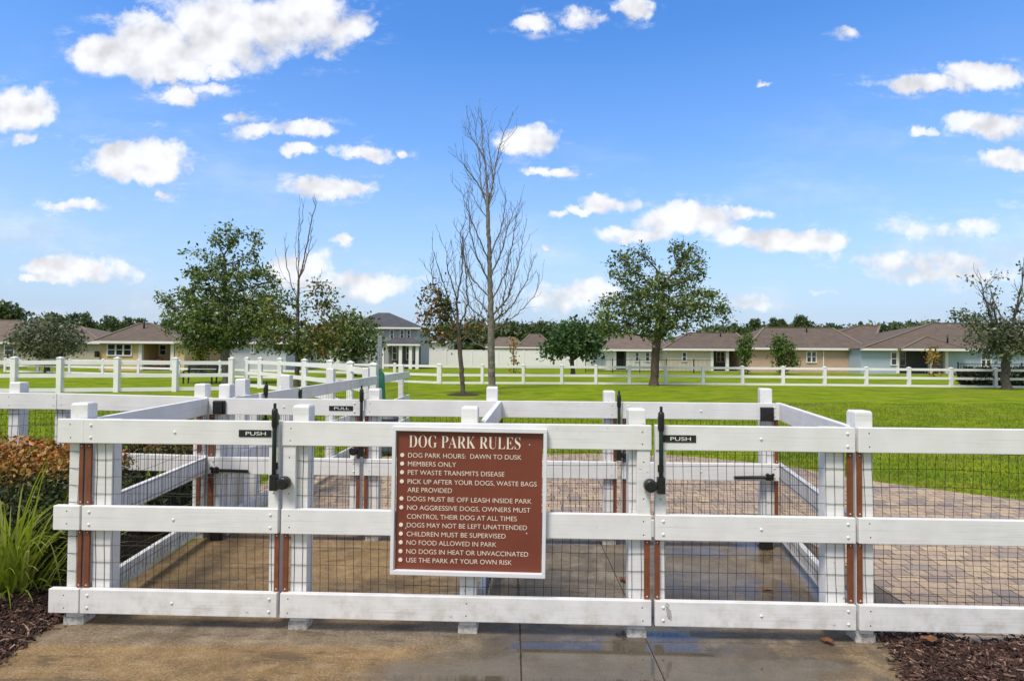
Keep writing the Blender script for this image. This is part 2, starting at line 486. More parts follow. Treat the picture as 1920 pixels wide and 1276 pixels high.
for nm, fn, kw in [
    ('white paint', m_white, dict(rough=.55)), ('worn white paint', m_white_worn, dict(rough=.65)), ('footing', m_footing, dict(rough=.9)), ('white vinyl', m_vinyl, dict(rough=.45)),
    ('concrete', m_concrete, dict()), ('pavers', m_pavers, dict(rough=.62)), ('lawn', m_lawn, dict(rough=.95, spec=.05)), ('grass blade', m_blade, dict(rough=.6, spec=.25)),
    ('mulch', m_mulch, dict(rough=.95)), ('mulch chip', m_chip, dict(rough=.85)), ('hedge leaf', m_hedge, dict(rough=.5)),
    ('wire', speckled((.022, .021, .020), .3, 20, 0), dict(rough=.5, metal=.3)),
    ('rust strip', speckled((.185, .060, .026), .22, 14, .1), dict(rough=.55)),
    ('black plastic', speckled((.016, .016, .017), .3, 30, .1), dict(rough=.38)),
    ('black label', speckled((.02, .021, .022), .3, 60, .05), dict(rough=.35)),
    ('dark green label', speckled((.012, .045, .036), .2, 30, 0), dict(rough=.3)),
    ('white lettering', speckled((.78, .76, .72), .05, 20, 0), dict(rough=.5)),
    ('cream lettering', speckled((.80, .70, .60), .10, 40, 0), dict(rough=.5)),
    ('sign red', speckled((.178, .046, .027), .10, 3, .06, 200), dict(rough=.5)),
    ('sign frame', speckled((.70, .71, .74), .05, 6, .05), dict(rough=.35)),
    ('nail', speckled((.05, .048, .045), .2, 60, 0), dict(rough=.6, metal=.4)),
    ('galvanised', speckled((.34, .37, .38), .2, 25, .1), dict(rough=.4, metal=.65)),
    ('green metal', speckled((.010, .105, .070), .12, 10, 0), dict(rough=.35)),
    ('dark green metal', speckled((.010, .028, .024), .2, 10, 0), dict(rough=.4)),
    ('bin grey', speckled((.10, .115, .13), .25, 12, .1), dict(rough=.6)),
    ('bark brown', m_bark((.030, .020, .016), (.15, .105, .085)), dict(rough=.9)),
    ('bark grey', m_bark((.085, .075, .062), (.27, .25, .215)), dict(rough=.9)),
    ('bark twig', m_bark((.050, .040, .032), (.150, .125, .105)), dict(rough=.9)),
    ('leaf oak', leafmat([(0, (.026, .054, .010)), (.35, (.088, .150, .024)), (.70, (.19, .265, .055)), (.90, (.33, .37, .17)), (1, (.50, .51, .37))]), dict()),
    ('leaf elm', leafmat([(0, (.030, .062, .012)), (.42, (.105, .175, .028)), (.8, (.22, .29, .075)), (1, (.45, .47, .28))]), dict()),
    ('leaf yellow', leafmat([(0, (.06, .085, .012)), (.4, (.12, .155, .018)), (.75, (.21, .22, .028)), (1, (.34, .25, .04))]), dict()),
    ('leaf gold', leafmat([(0, (.19, .14, .02)), (.5, (.32, .22, .03)), (1, (.42, .20, .03))]), dict()),
    ('leaf red', leafmat([(0, (.035, .040, .014)), (.40, (.085, .050, .020)), (.7, (.26, .075, .022)), (1, (.36, .15, .04))]), dict()),
    ('leaf magnolia', leafmat([(0, (.020, .056, .014)), (.5, (.055, .125, .030)), (1, (.14, .23, .08))]), dict()),
    ('leaf grey', leafmat([(0, (.045, .062, .028)), (.5, (.12, .15, .075)), (1, (.30, .33, .21))]), dict()),
    ('leaf pine', leafmat([(0, (.035, .065, .022)), (.5, (.090, .135, .045)), (1, (.17, .215, .085))]), dict()),
    ('leaf bright', leafmat([(0, (.045, .095, .014)), (.5, (.085, .155, .022)), (1, (.16, .22, .04))]), dict()),
    ('leaf hedge dark', leafmat([(0, (.010, .018, .008)), (.6, (.022, .036, .014)), (1, (.05, .07, .03))]), dict()),
    ('reed', leafmat([(0, (.14, .24, .012)), (.4, (.35, .45, .035)), (.75, (.56, .60, .11)), (.93, (.58, .56, .25)), (1, (.62, .53, .34))], .35), dict()),
    ('dead leaf', speckled((.16, .065, .025), .4, 30, 0), dict(rough=.7)),
    ('roof brown', m_roof((.128, .097, .074)), dict(rough=.9)), ('roof tan', m_roof((.160, .122, .094)), dict(rough=.9)), ('roof cap', speckled((.19, .15, .12), .15, 3, 0), dict(rough=.9)), ('roof slate', m_roof((.075, .075, .085)), dict(rough=.9)),
    ('wall cream', m_stucco((.62, .46, .25)), dict(rough=.85)), ('wall taupe', m_stucco((.40, .36, .28)), dict(rough=.85)), ('wall tan', m_stucco((.50, .35, .26)), dict(rough=.85)),
    ('wall teal', m_siding((.37, .45, .54)), dict(rough=.8)), ('wall white', m_stucco((.66, .65, .64)), dict(rough=.85)), ('wall lilac', m_siding((.52, .54, .60)), dict(rough=.8)),
    ('wall blue grey', m_siding((.37, .395, .42)), dict(rough=.8)), ('wall pale', m_stucco((.58, .52, .42)), dict(rough=.85)), ('shaded porch', m_stucco((.16, .16, .17)), dict(rough=.85)),  # recessed porch walls: colour darkened to paint in the shade under the roof
    ('porch floor', m_stucco((.35, .33, .30)), dict(rough=.85)),
    ('trim white', speckled((.76, .75, .74), .05, 3, 0), dict(rough=.5)), ('glass', m_glass, dict(rough=.08, spec=.6)),
    ('orange cloth', speckled((.50, .17, .06), .15, 5, 0), dict(rough=.8)), ('red cushion', speckled((.33, .09, .07), .2, 8, 0), dict(rough=.8)),
    ('hose', speckled((.30, .20, .13), .2, 20, 0), dict(rough=.5)), ('soil', speckled((.05, .04, .03), .3, 20, .3), dict(rough=.95)),
    ('meter white', speckled((.6, .6, .58), .1, 8, 0), dict(rough=.5)),
]:
    mat(nm, fn, **kw)


# ------------------------------------------------------------------ mesh helpers
class MB:
    def __init__(self):
        self.v, self.f, self.mi, self.sm = [], [], [], []
        self.cur = 0

    def quad(self, a, b, c, d, sm=False):
        n = len(self.v)
        self.v += [tuple(a), tuple(b), tuple(c), tuple(d)]
        self.face((n, n + 1, n + 2, n + 3), sm)

    def face(self, idx, sm=False):
        self.f.append(tuple(idx))
        self.mi.append(self.cur)
        self.sm.append(sm)

    def poly(self, pts):
        n = len(self.v)
        self.v += [tuple(p) for p in pts]
        self.face(range(n, n + len(pts)))

    def box(self, x0, x1, y0, y1, z0, z1):
        self.hexa([(x0, y0, z0), (x1, y0, z0), (x1, y1, z0), (x0, y1, z0), (x0, y0, z1), (x1, y0, z1), (x1, y1, z1), (x0, y1, z1)])
        return self

    def hexa(self, p):
        n = len(self.v)
        self.v += [tuple(q) for q in p]
        for q in ((0, 3, 2, 1), (4, 5, 6, 7), (0, 1, 5, 4), (1, 2, 6, 5), (2, 3, 7, 6), (3, 0, 4, 7)):
            self.face([n + i for i in q])

    def bar(self, a, b, w, h, up=(0, 0, 1)):
        a, b, up = Vector(a), Vector(b), Vector(up)
        d = (b - a).normalized()
        s = d.cross(up)
        if s.length < 1e-5:
            s = d.cross(Vector((1, 0, 0)))
        s = s.normalized() * w / 2
        u = s.cross(d).normalized() * h / 2
        self.hexa([a - s - u, a + s - u, a + s + u, a - s + u, b - s - u, b + s - u, b + s + u, b - s + u])

    def post(self, cx, cy, w, z0, z1, cap=.012):
        h = w / 2
        self.box(cx - h, cx + h, cy - h, cy + h, z0, z1 - cap)
        n = len(self.v)
        e = h * .86
        self.v += [(cx - h, cy - h, z1 - cap), (cx + h, cy - h, z1 - cap), (cx + h, cy + h, z1 - cap), (cx - h, cy + h, z1 - cap),
                   (cx - e, cy - e, z1), (cx + e, cy - e, z1), (cx + e, cy + e, z1), (cx - e, cy + e, z1)]
        for q in ((4, 5, 6, 7), (0, 1, 5, 4), (1, 2, 6, 5), (2, 3, 7, 6), (3, 0, 4, 7)):
            self.face([n + i for i in q])

    def tube(self, pts, rad, k=8, cap=True, sm=True):
        pts = [Vector(p) for p in pts]
        rads = rad if isinstance(rad, (list, tuple)) else [rad] * len(pts)
        base = len(self.v)
        ref = None
        for i, p in enumerate(pts):
            d = (pts[min(i + 1, len(pts) - 1)] - pts[max(i - 1, 0)]).normalized()
            if ref is None:
                ref = Vector((1, 0, 0)) if abs(d.x) < .8 else Vector((0, 1, 0))
            s = d.cross(ref)
            if s.length < 1e-6:
                s = d.cross(Vector((.3, .9, .2)))
            s.normalize()
            u = s.cross(d)
            ref = u.cross(s) if False else ref
            for j in range(k):
                a = 2 * math.pi * j / k
                self.v.append(tuple(p + (s * math.cos(a) + u * math.sin(a)) * rads[i]))
        for i in range(len(pts) - 1):
            for j in range(k):
                self.face((base + i * k + j, base + i * k + (j + 1) % k, base + (i + 1) * k + (j + 1) % k, base + (i + 1) * k + j), sm)
        if cap:
            self.face([base + j for j in range(k)][::-1])
            e = base + (len(pts) - 1) * k
            self.face([e + j for j in range(k)])

    def cyl(self, a, b, r, k=12):
        self.tube([a, b], r, k)

    def dome(self, c, n, r, h, k=8):
        c, n = Vector(c), Vector(n).normalized()
        s = n.cross(Vector((0, 0, 1)))
        if s.length < 1e-4:
            s = Vector((1, 0, 0))
        s.normalize()
        u = s.cross(n)
        base = len(self.v)
        for rr, hh in ((1, 0), (.85, .55), (.45, .92)):
            for j in range(k):
                a = 2 * math.pi * j / k
                self.v.append(tuple(c + (s * math.cos(a) + u * math.sin(a)) * r * rr + n * h * hh))
        for i in range(2):
            for j in range(k):
                self.face((base + i * k + j, base + i * k + (j + 1) % k, base + (i + 1) * k + (j + 1) % k, base + (i + 1) * k + j), True)
        self.face([base + 2 * k + j for j in range(k)], True)

    def mesh(self, name, mats):
        me = bpy.data.meshes.new(name)
        me.from_pydata(self.v, [], self.f)
        for m in mats:
            me.materials.append(MATS[m])
        me.polygons.foreach_set('material_index', self.mi)
        me.polygons.foreach_set('use_smooth', self.sm)
        me.update()
        return me


def link(name, me, parent=None):
    o = bpy.data.objects.new(name, me)
    COL.objects.link(o)
    if parent is not None:
        o.parent = parent
    return o


def obj(name, mb, mats, parent=None, bevel=0.0):
    if isinstance(mats, str):
        mats = [mats]
    o = link(name, mb.mesh(name, mats), parent)
    if bevel:
        b = o.modifiers.new('bevel', 'BEVEL')
        b.width = bevel
        b.segments = 2
        b.limit_method = 'ANGLE'
        b.angle_limit = R(50)
    return o


def tag(o, label=None, cat=None, group=None, kind=None):
    for k, v in (('label', label), ('category', cat), ('group', group), ('kind', kind)):
        if v:
            o[k] = v
    return o


def thing(name, label, cat, loc=(0, 0, 0), rz=0.0, group=None):
    o = bpy.data.objects.new(name, None)
    COL.objects.link(o)
    o.location = loc
    o.rotation_euler = (0, 0, rz)
    o.empty_display_size = .2
    return tag(o, label, cat, group)


def np_mesh(name, V, Fc, mats, mi=None, smooth=False):
    """big meshes from numpy arrays; Fc is (n,3) or (n,4)"""
    me = bpy.data.meshes.new(name)
    n, k = Fc.shape
    me.vertices.add(len(V))
    me.vertices.foreach_set('co', V.astype(np.float32).ravel())
    me.loops.add(n * k)
    me.loops.foreach_set('vertex_index', Fc.astype(np.int32).ravel())
    me.polygons.add(n)
    me.polygons.foreach_set('loop_start', (np.arange(n) * k).astype(np.int32))
    try:
        me.polygons.foreach_set('loop_total', np.full(n, k, np.int32))
    except Exception:
        pass
    for m in mats:
        me.materials.append(MATS[m])
    if mi is not None:
        me.polygons.foreach_set('material_index', mi.astype(np.int32))
    me.polygons.foreach_set('use_smooth', np.full(n, smooth))
    me.update(calc_edges=True)
    return me


def text_into(mb, s, x0, x1, zc, cap_h, y, thin=0.0):
    """lay a line of text in local XZ facing -Y, stretched to span x0..x1, capital height cap_h, centred on zc"""
    cu = bpy.data.curves.new('lettering', 'FONT')
    cu.body = s
    cu.size = 1.0
    cu.offset = thin
    o = bpy.data.objects.new('lettering', cu)
    COL.objects.link(o)
    dg = bpy.context.evaluated_depsgraph_get()
    me = bpy.data.meshes.new_from_object(o.evaluated_get(dg))
    co = np.array([v.co[:] for v in me.vertices])
    a, b = co[:, 0].min(), co[:, 0].max()
    lo, hi = co[:, 1].min(), co[:, 1].max()
    if ',' in s:
        lo = 0.0
    kx, kz = (x1 - x0) / (b - a), cap_h / (hi - lo)
    n = len(mb.v)
    for c in co:
        mb.v.append((x0 + (c[0] - a) * kx, y, zc - cap_h / 2 + (c[1] - lo) * kz))
    for p in me.polygons:
        mb.face([n + i for i in p.vertices])
    bpy.data.objects.remove(o)
    bpy.data.curves.remove(cu)
    bpy.data.meshes.remove(me)


rng = random.Random(7)
nrg = np.random.default_rng(11)


# ------------------------------------------------------------------ the setting: ground, slabs, pavers, beds
def sheet(name, pts, z, m, kind='structure', **kw):
    mb = MB()
    mb.poly([(p[0], p[1], z) for p in pts])
    return tag(obj(name, mb, m), kind=kind, **kw)


lw = MB()
lw.quad((-420, -60, 0), (420, -60, 0), (420, 620, 0), (-420, 620, 0))
tag(obj('lawn', lw, 'lawn'), kind='structure')

FA, FB = 3.435, -0.033                      # front fence line  Y = FA + FB X  (front faces of its rails)
BA, BB = 5.085, -0.030                      # back line of the enclosure


def gy(px, py):
    p = gnd(px, py)
    return (p.x, p.y)


fx_l = onp(128, 960, FA, FB).x
fx_r = onp(1625, 960, FA, FB).x
# concrete pad: slabs with open joints over dark soil
jx = [-4.6, gnd(975, 1185).x, gnd(1224, 1230).x, 2.62]
jx[0] = fx_l - .12
jy = [1.2, gnd(1100, 1206).y, gnd(700, 1098).y, BA + .30]
sheet('soil', [(jx[0], jy[0]), (jx[3] + .06, jy[0]), (jx[3] + .06, jy[3]), (jx[0], jy[3])], .003, 'soil')
mb = MB()
for i in range(3):
    for j in range(3):
        if i == 0 and j == 0:
            x0 = gnd(60, 1215).x
        g = .003
        xa = jx[i] + g
        if i == 0 and j == 1:
            continue
        mb.box(xa, jx[i + 1] - g, jy[j] + g, jy[2 if (i == 0 and j == 0) else j + 1] - g, -.1, .012)
tag(obj('concrete_pad', mb, 'concrete', bevel=.004), kind='structure')

pav = [(-3.1, BA + .31), (2.632, BA + .31), (2.632, 3.36), (6.5, 3.24), (6.5, 5.6)] + [gy(x, y) for x, y in ((1960, 946), (1900, 936), (1800, 924), (1700, 911), (1640, 903), (1560, 890), (1480, 874), (1400, 866), (1320, 858), (1250, 853), (1140, 851), (1000, 852), (860, 853), (740, 855), (600, 862))] + [(-3.1, 8.0)]
sheet('paver_path', pav, .008, 'pavers')
# strip of dry grass behind the back panel is part of the lawn; mulch beds in front


def blob_bed(name, pts, h, seed):
    """low mounded bed of soil; pts is its outline"""
    c = Vector((sum(p[0] for p in pts) / len(pts), sum(p[1] for p in pts) / len(pts)))
    mb = MB()
    n = len(pts)
    rings = 7
    r_ = random.Random(seed)
    for k in range(rings + 1):
        s = 1 - k / (rings + .6)
        for p in pts:
            q = c + (Vector(p) - c) * s
            zz = h * (1 - s ** 3) + (r_.uniform(-.006, .006) if k else 0)
            mb.v.append((q.x, q.y, .004 + max(zz, 0)))
    for k in range(rings):
        for i in range(n):
            mb.face((k * n + i, k * n + (i + 1) % n, (k + 1) * n + (i + 1) % n, (k + 1) * n + i), True)
    mb.face([rings * n + i for i in range(n)], True)
    return tag(obj(name, mb, 'mulch'), kind='structure')


def dens_outline(pts, n=6, jit=.02, seed=1):
    r_ = random.Random(seed)
    out = []
    for i, p in enumerate(pts):
        q = pts[(i + 1) % len(pts)]
        for k in range(n):
            t_ = k / n
            out.append((p[0] + (q[0] - p[0]) * t_ + r_.uniform(-jit, jit), p[1] + (q[1] - p[1]) * t_ + r_.uniform(-jit, jit)))
    return out


bed_r = dens_outline([gy(1655, 1192), gy(1700, 1276), (gnd(1745, 1276).x, 1.9), (4.6, 1.9), (4.6, 3.36), (gnd(1800, 1190).x, 3.42)], seed=2)
blob_bed('mulch_bed', bed_r, .030, 3)
bed_l = dens_outline([gy(104, 1166), gy(62, 1196), gy(40, 1222), (gnd(0, 1252).x, gnd(0, 1252).y), (-4.6, 2.2), (-6.2, 3.0), (-6.2, 5.9), (-2.98, 5.9), (fx_l - .05, 3.62)], seed=4)
blob_bed('mulch_bed', bed_l, .035, 5)


def chips(name, pts, n, label, h, seed, margin=.05):
    r_ = np.random.default_rng(seed)
    P = np.array(pts)
    c = P.mean(0)
    V, Fc = [], []
    ang = np.arctan2(P[:, 1] - c[1], P[:, 0] - c[0])

    def inside(x, y):
        k = False
        j = len(P) - 1
        for i in range(len(P)):
            if (P[i, 1] > y) != (P[j, 1] > y) and x < (P[j, 0] - P[i, 0]) * (y - P[i, 1]) / (P[j, 1] - P[i, 1]) + P[i, 0]:
                k = not k
            j = i
        return k
    lo, hi = P.min(0), P.max(0)
    cnt = 0
    while cnt < n:
        x, y = r_.uniform(lo[0] - margin, hi[0] + margin), r_.uniform(lo[1] - margin, hi[1] + margin)
        ok = inside(x, y)
        if not ok and not (r_.random() < .12 and inside(x + r_.normal(0, margin), y + r_.normal(0, margin))):
            continue
        dist = np.min(np.hypot(P[:, 0] - x, P[:, 1] - y))
        zz = .012 + (h * min(1, dist / .5) if ok else .004) + abs(r_.normal(0, .010))
        L, Wd, T = r_.uniform(.006, .030), r_.uniform(.0018, .0065), r_.uniform(.0012, .004)
        rot = Euler((r_.normal(0, .35), r_.normal(0, .35), r_.uniform(0, 6.28))).to_matrix()
        b = len(V)
        for sx_, sy_, sz_ in ((-1, -1, -1), (1, -.6, -1), (1, .7, -1), (-1, 1, -1), (-1, -.8, 1), (.9, -.5, 1), (1, .6, 1), (-.9, .8, 1)):
            q = rot @ Vector((sx_ * L, sy_ * Wd, sz_ * T))
            V.append((x + q.x, y + q.y, zz + q.z))
        for q in ((0, 3, 2, 1), (4, 5, 6, 7), (0, 1, 5, 4), (1, 2, 6, 5), (2, 3, 7, 6), (3, 0, 4, 7)):
            Fc.append([b + i for i in q])
        cnt += 1
    return tag(link(name, np_mesh(name, np.array(V), np.array(Fc), ['mulch chip'])), label, 'mulch', kind='stuff')


vis_r = [gy(1640, 1190), gy(1672, 1230), gy(1690, 1276), (gnd(1740, 1276).x, 2.35), (3.9, 2.35), (3.9, 3.36), (gnd(1800, 1190).x, 3.40)]
chips('bark_mulch', vis_r, 11000, 'dark shredded bark mulch spilling from the right bed onto the concrete', .06, 21)
vis_l = [gy(120, 1168), gy(66, 1196), gy(40, 1222), gy(-30, 1270), (-3.6, 2.5), (-4.2, 3.2), (-4.2, 4.1), (fx_l - .08, 4.1), (fx_l - .06, 3.6)]
chips('bark_mulch', vis_l, 9000, 'dark bark mulch under the tall grass clump at left', .03, 22)


# turf blades on the nearer lawn
def turf():
    n = 240000
    y = 5.4 + (nrg.random(n) ** 1.6) * 15.0
    x = (nrg.random(n) * 2.25 - 1) * y * .93
    # keep off pavers, pad and bed
    xb = np.array([p[0] for p in pav[5:-1]])[::-1]
    yb = np.array([p[1] for p in pav[5:-1]])[::-1]
    lim = np.interp(x, xb, yb, left=8.0, right=yb[-1])
    keep = (y > lim + nrg.normal(0, .03, n)) | ((x < -3.15) & (y > 5.9))
    x, y = x[keep], y[keep]
    n = len(x)
    h = nrg.uniform(.018, .055, n) * (1 + .12 * y / 8) * (.75 + .5 * (np.sin(x * 5.1 + 2 * np.sin(y * 3.3)) * np.sin(y * 6.7 + x * 2.1) > .1))
    w = nrg.uniform(.003, .0055, n) * (1 + .14 * y / 6)
    a = nrg.uniform(0, 6.283, n)
    lx, ly = nrg.normal(0, .018, n), nrg.normal(0, .018, n)
    V = np.empty((n, 3, 3))
    V[:, 0] = np.stack([x - np.cos(a) * w, y - np.sin(a) * w, np.zeros(n)], 1)
    V[:, 1] = np.stack([x + np.cos(a) * w, y + np.sin(a) * w, np.zeros(n)], 1)
    V[:, 2] = np.stack([x + lx, y + ly, h], 1)
    me = np_mesh('grass', V.reshape(-1, 3), np.arange(n * 3).reshape(-1, 3), ['grass blade'])
    tag(link('grass', me), 'short green turf blades covering the dog park lawn', 'grass', kind='stuff')


turf()

# ------------------------------------------------------------------ board fence pieces
ZT, ZM, ZB = (1.100, 1.243), (.583, .728), (.093, .236)      # top, middle and bottom rail heights
POST = .098
RT = .038                                                     # rail thickness


def rail(parent, u0, u1, z, side=-1, y=0.0, bolts=(), nails=(), m='white paint', tilt=0.0, name='rail'):
    """a board lying along local X, its outer face at y + side*RT"""
    mb = MB()
    ya, yb = (y + side * RT, y) if side < 0 else (y, y + side * RT)
    mb.hexa([(u0, ya, z[0]), (u1, ya, z[0] + tilt), (u1, yb, z[0] + tilt), (u0, yb, z[0]), (u0, ya, z[1]), (u1, ya, z[1] + tilt), (u1, yb, z[1] + tilt), (u0, yb, z[1])])
    o = obj(name, mb, [m], parent, bevel=.004)
    zs = (z[0] + .035, z[1] - .035)
    yf = ya if side < 0 else yb
    if bolts or nails:
        for u, two in bolts:
            for q in (zs if two else ((z[0] + z[1]) / 2,)):
                fasten('bolt', (u, yf, q), o, side)
        for u in nails:
            for q in zs:
                fasten('nail', (u + rng.uniform(-.004, .004), yf, q + rng.uniform(-.006, .006)), o, side)
    return o


def wire(parent, u0, u1, z0, z1, y, wav=.0035, seed=0, r=.00145, pitch=.0508, vp=.1016):
    """welded wire mesh; the wires wander a little"""
    r_ = random.Random(seed)
    nu = max(2, int(round((u1 - u0) / pitch)))
    nz = max(2, int(round((z1 - z0) / vp)))
    gu = [u0 + (u1 - u0) * (i + .5) / nu for i in range(nu)]
    gz = [z0 + (z1 - z0) * (j + .5) / nz for j in range(nz)]
    ph = [r_.uniform(0, 6) for _ in range(8)]

    def off(u, z):
        du = wav * (math.sin(3.1 * z + ph[0] + 2 * u) + .6 * math.sin(9 * z + 7 * u + ph[1]))
        dz = wav * (math.sin(2.3 * u + ph[2]) + .7 * math.sin(6.1 * u + 4 * z + ph[3]))
        return du, dz
    mb = MB()

    def line(pts):
        b = len(mb.v)
        vert = abs(pts[0][1] - pts[-1][1]) > abs(pts[0][0] - pts[-1][0])
        for u, z, yy in pts:
            if vert:
                mb.v += [(u - r, yy, z), (u, yy - r, z), (u + r, yy, z), (u, yy + r, z)]
            else:
                mb.v += [(u, yy, z - r), (u, yy + r, z), (u, yy, z + r), (u, yy - r, z)]
        for i in range(len(pts) - 1):
            for j in range(4):
                mb.face((b + i * 4 + j, b + i * 4 + (j + 1) % 4, b + (i + 1) * 4 + (j + 1) % 4, b + (i + 1) * 4 + j))
    for u in gu:
        zz = [z0] + gz + [z1]
        du0 = r_.uniform(-.003, .003)
        line([(u + du0 + off(u, z)[0] + r_.uniform(-.0016, .0016), z, y) for z in zz])
    for z in gz:
        uu = [u0] + gu + [u1]
        line([(u, z + off(u, z)[1] + r_.uniform(-.0012, .0012), y - .0022) for u in uu])
    return obj('wire_mesh', mb, 'wire', parent)


def strip(parent, u, z0, z1, side=-1, y=0.0, w=.032):
    """rust-brown batten that clamps the edge of the wire"""
    mb = MB()
    a, b = sorted((y + side * .004, y + side * .017))
    mb.box(u - w / 2, u + w / 2, a, b, z0 + .002, z1 - .002)
    o = obj('edge_batten', mb, 'rust strip', parent, bevel=.002)
    for k in (.05, .95):
        fasten('screw', (u, y + side * .017, z0 + (z1 - z0) * k), o, side)
    return o


def _fast_mesh(name, r, h, m, k=8):
    mb = MB()
    mb.dome((0, 0, 0), (0, -1, 0), r, h, k)
    return mb.mesh(name, [m])


FAST = {'bolt': _fast_mesh('bolt', .009, .007, 'white paint'), 'nail': _fast_mesh('nail', .0045, .0012, 'nail', 6), 'screw': _fast_mesh('screw', .0042, .002, 'white lettering', 6), 'sign_screw': _fast_mesh('screw', .006, .003, 'galvanised')}


def fasten(kind, loc, parent, side=-1):
    o = link('screw' if kind == 'sign_screw' else kind, FAST[kind], parent)
    o.location = loc
    if side > 0:
        o.rotation_euler = (0, 0, math.pi)
    return o


GAPS = ((ZB[1], ZM[0]), (ZM[1], ZT[0]))


def boardpost(parent, u, y0=0.0, z1=1.335, z0=0.0, w=POST, m='white paint', foot=True):
    mb = MB()
    mb.post(u, y0 + w / 2, w, z0 + .002, z1)
    o = obj('post', mb, m, parent, bevel=.003)
    if foot:
        f = MB()
        f.box(u - w / 2 - .008, u + w / 2 + .008, y0 - .008, y0 + w + .008, .0, .052 + rng.uniform(0, .01))
        obj('footing', f, 'footing', o, bevel=.006)
    return o


def push_plate(parent, u0, u1, zc, word, y, side=-1):
    h = .042
    mb = MB()
    mb.box(u0, u1, y - .004, y, zc - h / 2, zc + h / 2)
    o = obj('push_plate' if word == 'PUSH' else 'pull_plate', mb, 'black label', parent, bevel=.0015)
    tx = MB()
    w = u1 - u0
    text_into(tx, word, u0 + w * .22, u1 - w * .16, zc, .021, y - .0052)
    obj('lettering', tx, 'white lettering', o)
    return o


def latch(parent, u, y, z_top=1.318, z_low=.81, strike=1):
    """tall black pull-knob gate latch"""
    mb = MB()
    yc = y - .022
    mb.cyl((u, yc, z_top - .03), (u, yc, z_top), .0085, 12)
    mb.tube([(u, yc, z_top - .145), (u, yc, z_top - .13), (u, yc, z_top - .05), (u, yc, z_top - .035), (u, yc, z_top - .03)], [.0135, .018, .018, .016, .010], 14)
    mb.cyl((u, yc, z_low + .09), (u, yc, z_top - .145), .0125, 12)
    mb.box(u - .021, u + .021, yc - .018, y, z_low, z_low + .092)
    mb.box(u - .016, u + .016, yc + .006, y, z_top - .13, z_top - .06)
    mb.box(u - .016, u + .016, yc + .006, y, z_low + .12, z_low + .16)
    mb.cur = 1
    mb.box(u - .004, u + .004, yc - .0150, yc - .011, z_low + .20, z_low + .36)
    o = obj('latch', mb, ['black plastic', 'dark green label'], parent, bevel=.002)
    s = MB()
    su = u + strike * .062
    s.tube([(su, y - .005, z_low + .045), (su, y - .010, z_low + .045), (su, y - .050, z_low + .045), (su, y - .056, z_low + .045)], [.036, .038, .036, .026], 16)
    s.bar((u + strike * .02, yc, z_low + .045), (su, yc, z_low + .045), .03, .04)
    obj('latch_keeper', s, 'black plastic', o, bevel=.003)
    return o


# -------------------------------- the front line
fdir = math.atan(FB)
F0 = onp(153, 960, FA, FB)
FORG = (F0.x, F0.y, 0.0)
cosF = math.cos(fdir)


def fu(px, py=960):
    """distance along the front line from the left gate's hinge edge"""
    return (onp(px, py, FA, FB).x - F0.x) / cosF


def fz(px, py):
    return onp(px, py, FA, FB).z


def on_front(u, v=0.0):
    return (F0.x + u * cosF - v * math.sin(fdir), F0.y + u * math.sin(fdir) + v * cosF, 0.0)


Y0 = RT                                      # local y of the post fronts (rail faces at y = 0)


def front_gate(label, px0, px1, latch_side, seed):
    u0 = fu(px0)
    g = thing('gate', label, 'gate', on_front(u0), fdir, 'white gates facing the camera')
    w = fu(px1) - u0
    hb = .03 if latch_side > 0 else w - .03
    lb = w - .045 if latch_side > 0 else .045
    for z in (ZT, ZM, ZB):
        bl = [(.045, True), (w - .045, True), (w * .47 if latch_side > 0 else w * .53, False)]
        if z is ZT:
            bl = [b for b in bl if b[0] != (w - .045 if latch_side > 0 else .045)]
        rail(g, 0, w, z, -1, Y0, bolts=bl)
    # stiles: the hinge one broad, the latch one narrow
    for uu, ww in (((.095, .110), (w - .042, .05)) if latch_side > 0 else ((w - .095, .110), (.042, .05))):
        mb = MB()
        mb.box(uu - ww / 2, uu + ww / 2, Y0 + .004, Y0 + .09, .097, 1.235)
        obj('stile', mb, 'white paint', g, bevel=.003)
    wire(g, .035, w - .02, .135, 1.155, Y0 + .002, seed=seed)
    for a, b in GAPS:
        strip(g, .020 if latch_side > 0 else w - .020, a, b, -1, Y0)
    a, b = GAPS[0]
    strip(g, w - .014 if latch_side > 0 else .016, a, b, -1, Y0, .028)
    # board that carries the latch, between the upper two rails
    mb = MB()
    a, b = GAPS[1]
    bw = .062
    c = w - bw / 2 - .001 if latch_side > 0 else bw / 2 + .001
    mb.box(c - bw / 2, c + bw / 2, Y0 - .030, Y0, a - .02, b + .002)
    o = obj('latch_board', mb, 'white paint', g, bevel=.003)
    for q in (a + .09, b - .1):
        fasten('nail', (c, Y0 - .030, q), o)
    return g, w, u0


gl, wl, ul = front_gate('white board gate with black latch and wire mesh, left of the brown rules sign', 153, 521, 1, 1)
latch(gl, fu(517, 860) - ul, 0.0, fz(517, 755), fz(517, 917), 1)
push_plate(gl, fu(448, 812) - ul, fu(509, 812) - ul, fz(480, 812), 'PUSH', 0.0)
gr, wr, ur = front_gate('white board gate with black latch and wire mesh, right of the brown rules sign', 1229, 1605, -1, 2)
latch(gr, fu(1238, 860) - ur, 0.0, fz(1238, 761), fz(1238, 923), -1)
push_plate(gr, fu(1243, 822) - ur, fu(1305, 822) - ur, fz(1275, 822), 'PUSH', 0.0)
# boot-scuff pattern on the right gate's bottom board
mb = MB()
for k in range(9):
    u = fu(1246) - ur + .004 + k * .0016 + (.006 if k in (0, 8) else 0)
    z = fz(1250, 1131) - k * .0105
    mb.bar((u, -.0006, z + .004), (u + (.030 if 1 < k < 7 else .018), -.0006, z - (.020 if 1 < k < 7 else .012)), .0012, .0022, (0, 0, 1))
obj('boot_scuff', mb, 'nail', gr)

